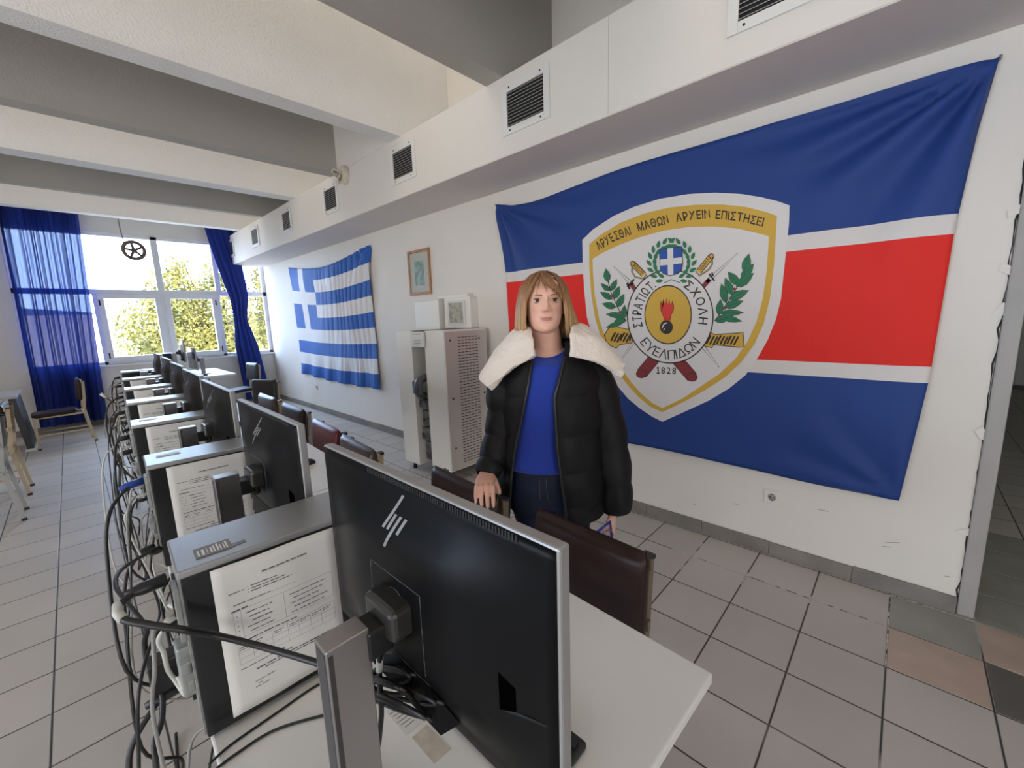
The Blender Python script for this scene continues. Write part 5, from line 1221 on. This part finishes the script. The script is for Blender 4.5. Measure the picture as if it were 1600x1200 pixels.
for (cx, cy) in ((-.09, .035), (.075, .04)):
    b = MB(); rows = []
    for y, w, z1 in ((.05, .032, .10), (.02, .038, .105), (-.03, .040, .085), (-.08, .043, .062), (-.13, .038, .050), (-.155, .024, .038)):
        rows.append([Vector((cx+w*math.copysign(abs(math.cos(a))**.7, math.cos(a)), cy+y, max(.0, z1/2+z1/2*math.copysign(abs(math.sin(a))**.7, math.sin(a))))) for a in [2*PI*k/20 for k in range(20)]])
    b.loft(rows); b.build('shoe', mat('shoe_black', (.015, .014, .014), .4), PR, bevel=.004)
# puffer jacket: body shell with quilted bands, open at the front
zl = [.70+.695*i/70 for i in range(71)]
JW = [(.70, .205), (.80, .205), (.95, .198), (1.10, .193), (1.20, .190), (1.27, .182), (1.32, .158), (1.36, .120), (1.395, .088)]
JD = [(.70, .150), (.85, .150), (1.0, .148), (1.15, .146), (1.25, .140), (1.32, .115), (1.36, .095), (1.395, .078)]
oR = [(.70, .014), (.80, .006), (1.0, -.018), (1.2, -.026), (1.345, .020), (1.40, .028)]
oL = [(.70, -.212), (.75, -.209), (.98, -.176), (1.21, -.125), (1.36, -.094), (1.40, -.098)]
def quilt(z):
    bands = [.70, .765, .905, 1.05, 1.195, 1.33, 1.42]
    for a, c in zip(bands[:-1], bands[1:]):
        if a <= z <= c: t = (z-a)/(c-a); return (max(0, 1-(2*t-1)**2))**.55
    return 0
def jk(u, v):
    z = .70+.695*v; cx = -.028; W_ = interp(z, *zip(*[(a, c) for a, c in JW])); D_ = interp(z, *zip(*JD)); cy = .035
    aR = math.asin(max(-.98, min(.98, (interp(z, *zip(*oR))-cx)/W_))); aL = math.asin(max(-.98, min(.98, (interp(z, *zip(*oL))-cx)/W_)))
    a = aR+(2*PI+aL-aR)*u; edge = min(u, 1-u); q = .010*quilt(z)*smooth(0, .03, edge)
    q += .004*noise.noise((u*14, z*14, 1))*smooth(0, .05, edge)
    zz = z-(.065*smooth(.10, 0, 1-u)*smooth(.9, .72, z))+.012*smooth(.12, .0, u)*smooth(.85, .70, z)
    X = cx+(W_+q)*math.sin(a); Y = cy-(D_+q)*math.cos(a)
    return Vector((X, Y, zz))
b = MB(); b.grid(jk, 150, 84); jb = b.build('jacket', m_puf, PR, solid=.014)
b = MB()
for uu in (0.0, 1.0):
    P = [jk(uu, v/30*.93)+Vector((0, -.006, 0)) for v in range(31)]; b.tube(P, .0065, 6)
b.build('zip_edge', mat('zip_black', (.02, .02, .021), .35), jb)
def sleeve(pts, rr, seams, nm):
    n = 14; P = catmull(pts, n); m = len(P); b = MB(); rings = []
    T = [(P[min(i+1, m-1)]-P[max(i-1, 0)]).normalized() for i in range(m)]; a = Vector((1, 0, 0)); acc = [0]
    for i in range(1, m): acc.append(acc[-1]+(P[i]-P[i-1]).length)
    for i in range(m):
        a = (a-T[i]*a.dot(T[i])).normalized(); c_ = T[i].cross(a); t = acc[i]/acc[-1]
        q = 0
        for s0, s1 in zip(seams[:-1], seams[1:]):
            if s0 <= t <= s1: f = (t-s0)/(s1-s0); q = max(0, 1-(2*f-1)**2)**.55
        r = interp(t, [k/(len(rr)-1) for k in range(len(rr))], rr)+.008*q
        rings.append([P[i]+(a*math.cos(w)+c_*math.sin(w))*(r+.004*noise.noise((w*1.6, t*9, len(rr)))) for w in [2*PI*k/40 for k in range(40)]])
    b.loft(rings, cap=False); return b.build(nm, m_puf, jb, solid=.010)
sleeve([(-.135, .035, 1.325), (-.195, .035, 1.24), (-.215, .025, 1.10), (-.243, -.005, 1.0), (-.268, -.04, .935), (-.284, -.070, .900)], [.062, .066, .060, .052, .045, .036], [0, .22, .45, .68, .88, 1.0], 'sleeve')
sleeve([(.065, .04, 1.325), (.135, .04, 1.25), (.186, .03, 1.08), (.208, .01, .95), (.222, -.005, .82), (.226, -.010, .712)], [.064, .070, .066, .062, .058, .052], [0, .18, .40, .62, .83, 1.0], 'sleeve')
# wide fleece collar
st_ = [((-.088, -.098, 1.352), (-.258, -.100, 1.236)), ((-.096, -.080, 1.405), (-.290, -.062, 1.262)), ((-.100, -.030, 1.435), (-.292, .02, 1.275)), ((-.098, .045, 1.450), (-.26, .13, 1.275)), ((-.045, .105, 1.455), (-.13, .215, 1.27)), ((.02, .10, 1.455), (.07, .215, 1.275)), ((.045, .045, 1.452), (.205, .13, 1.29)), ((.048, -.03, 1.440), (.238, .02, 1.300)), ((.036, -.085, 1.410), (.238, -.06, 1.296)), ((.030, -.105, 1.345), (.226, -.10, 1.272))]
ci = catmull([a for a, _ in st_], 10); cou = catmull([c for _, c in st_], 10)
def col_pt(u, v):
    f = u*(len(ci)-1); k = min(int(f), len(ci)-2); t = f-k; a = ci[k].lerp(ci[k+1], t); c = cou[k].lerp(cou[k+1], t)
    p = a.lerp(c, v); e = smooth(0, .10, u)*smooth(1, .90, u)
    p.z += (.028*e+.010)*math.sin(PI*min(1, v*1.08))**.8; n_ = .010*noise.noise((u*9, v*3, 2))+.004*noise.noise((u*30, v*12, 5)); p += (p-Vector((-.03, .03, 1.25))).normalized()*n_
    return p
b = MB(); b.grid(col_pt, 130, 30); o = b.build('collar', m_fleece, jb, solid=.025, sub=1)
tx = bpy.data.textures.new('fleece_grain', 'CLOUDS'); tx.noise_scale = .012; md = o.modifiers.new('fuzz', 'DISPLACE'); md.texture = tx; md.strength = .0028; md.mid_level = .5
# ---- things held in the hand at her side ---------------------------------
M0 = PR.matrix_basis
Mw = Matrix.Translation((1.262, .955, 0)) @ Matrix.Rotation(math.radians(-46.5), 4, 'Z')
t = thing('eyeglasses', 'folded blue glasses held in the hand of the standing person', 'glasses'); t.matrix_world = Mw
m_bl = mat('glasses_blue', (.012, .04, .42), .25); m_pu = mat('glasses_purple', (.09, .06, .30), .25)
b = MB(); b.tube([(.188, -.075, .695), (.160, -.085, .680), (.112, -.095, .645)], [.0035, .0035, .0045], 8, flat=1.6); b.build('temple', m_bl, t)
b = MB(); b.tube([(.188, -.070, .695), (.192, -.072, .66), (.194, -.074, .62)], .004, 8); b.build('temple', m_pu, t)
for k, zc in enumerate((.640, .600)):
    b = MB(); b.ring((.178, -.078, zc), .020, .002, 'y', 24, 6); fr = b.build('rim', m_pu, t)
    b = MB(); b.cyl((.178, -.0785, zc), (.178, -.0775, zc), .019, 24); b.build('lens', glass_mat('lens_glass', (.93, .96, .97)), fr)
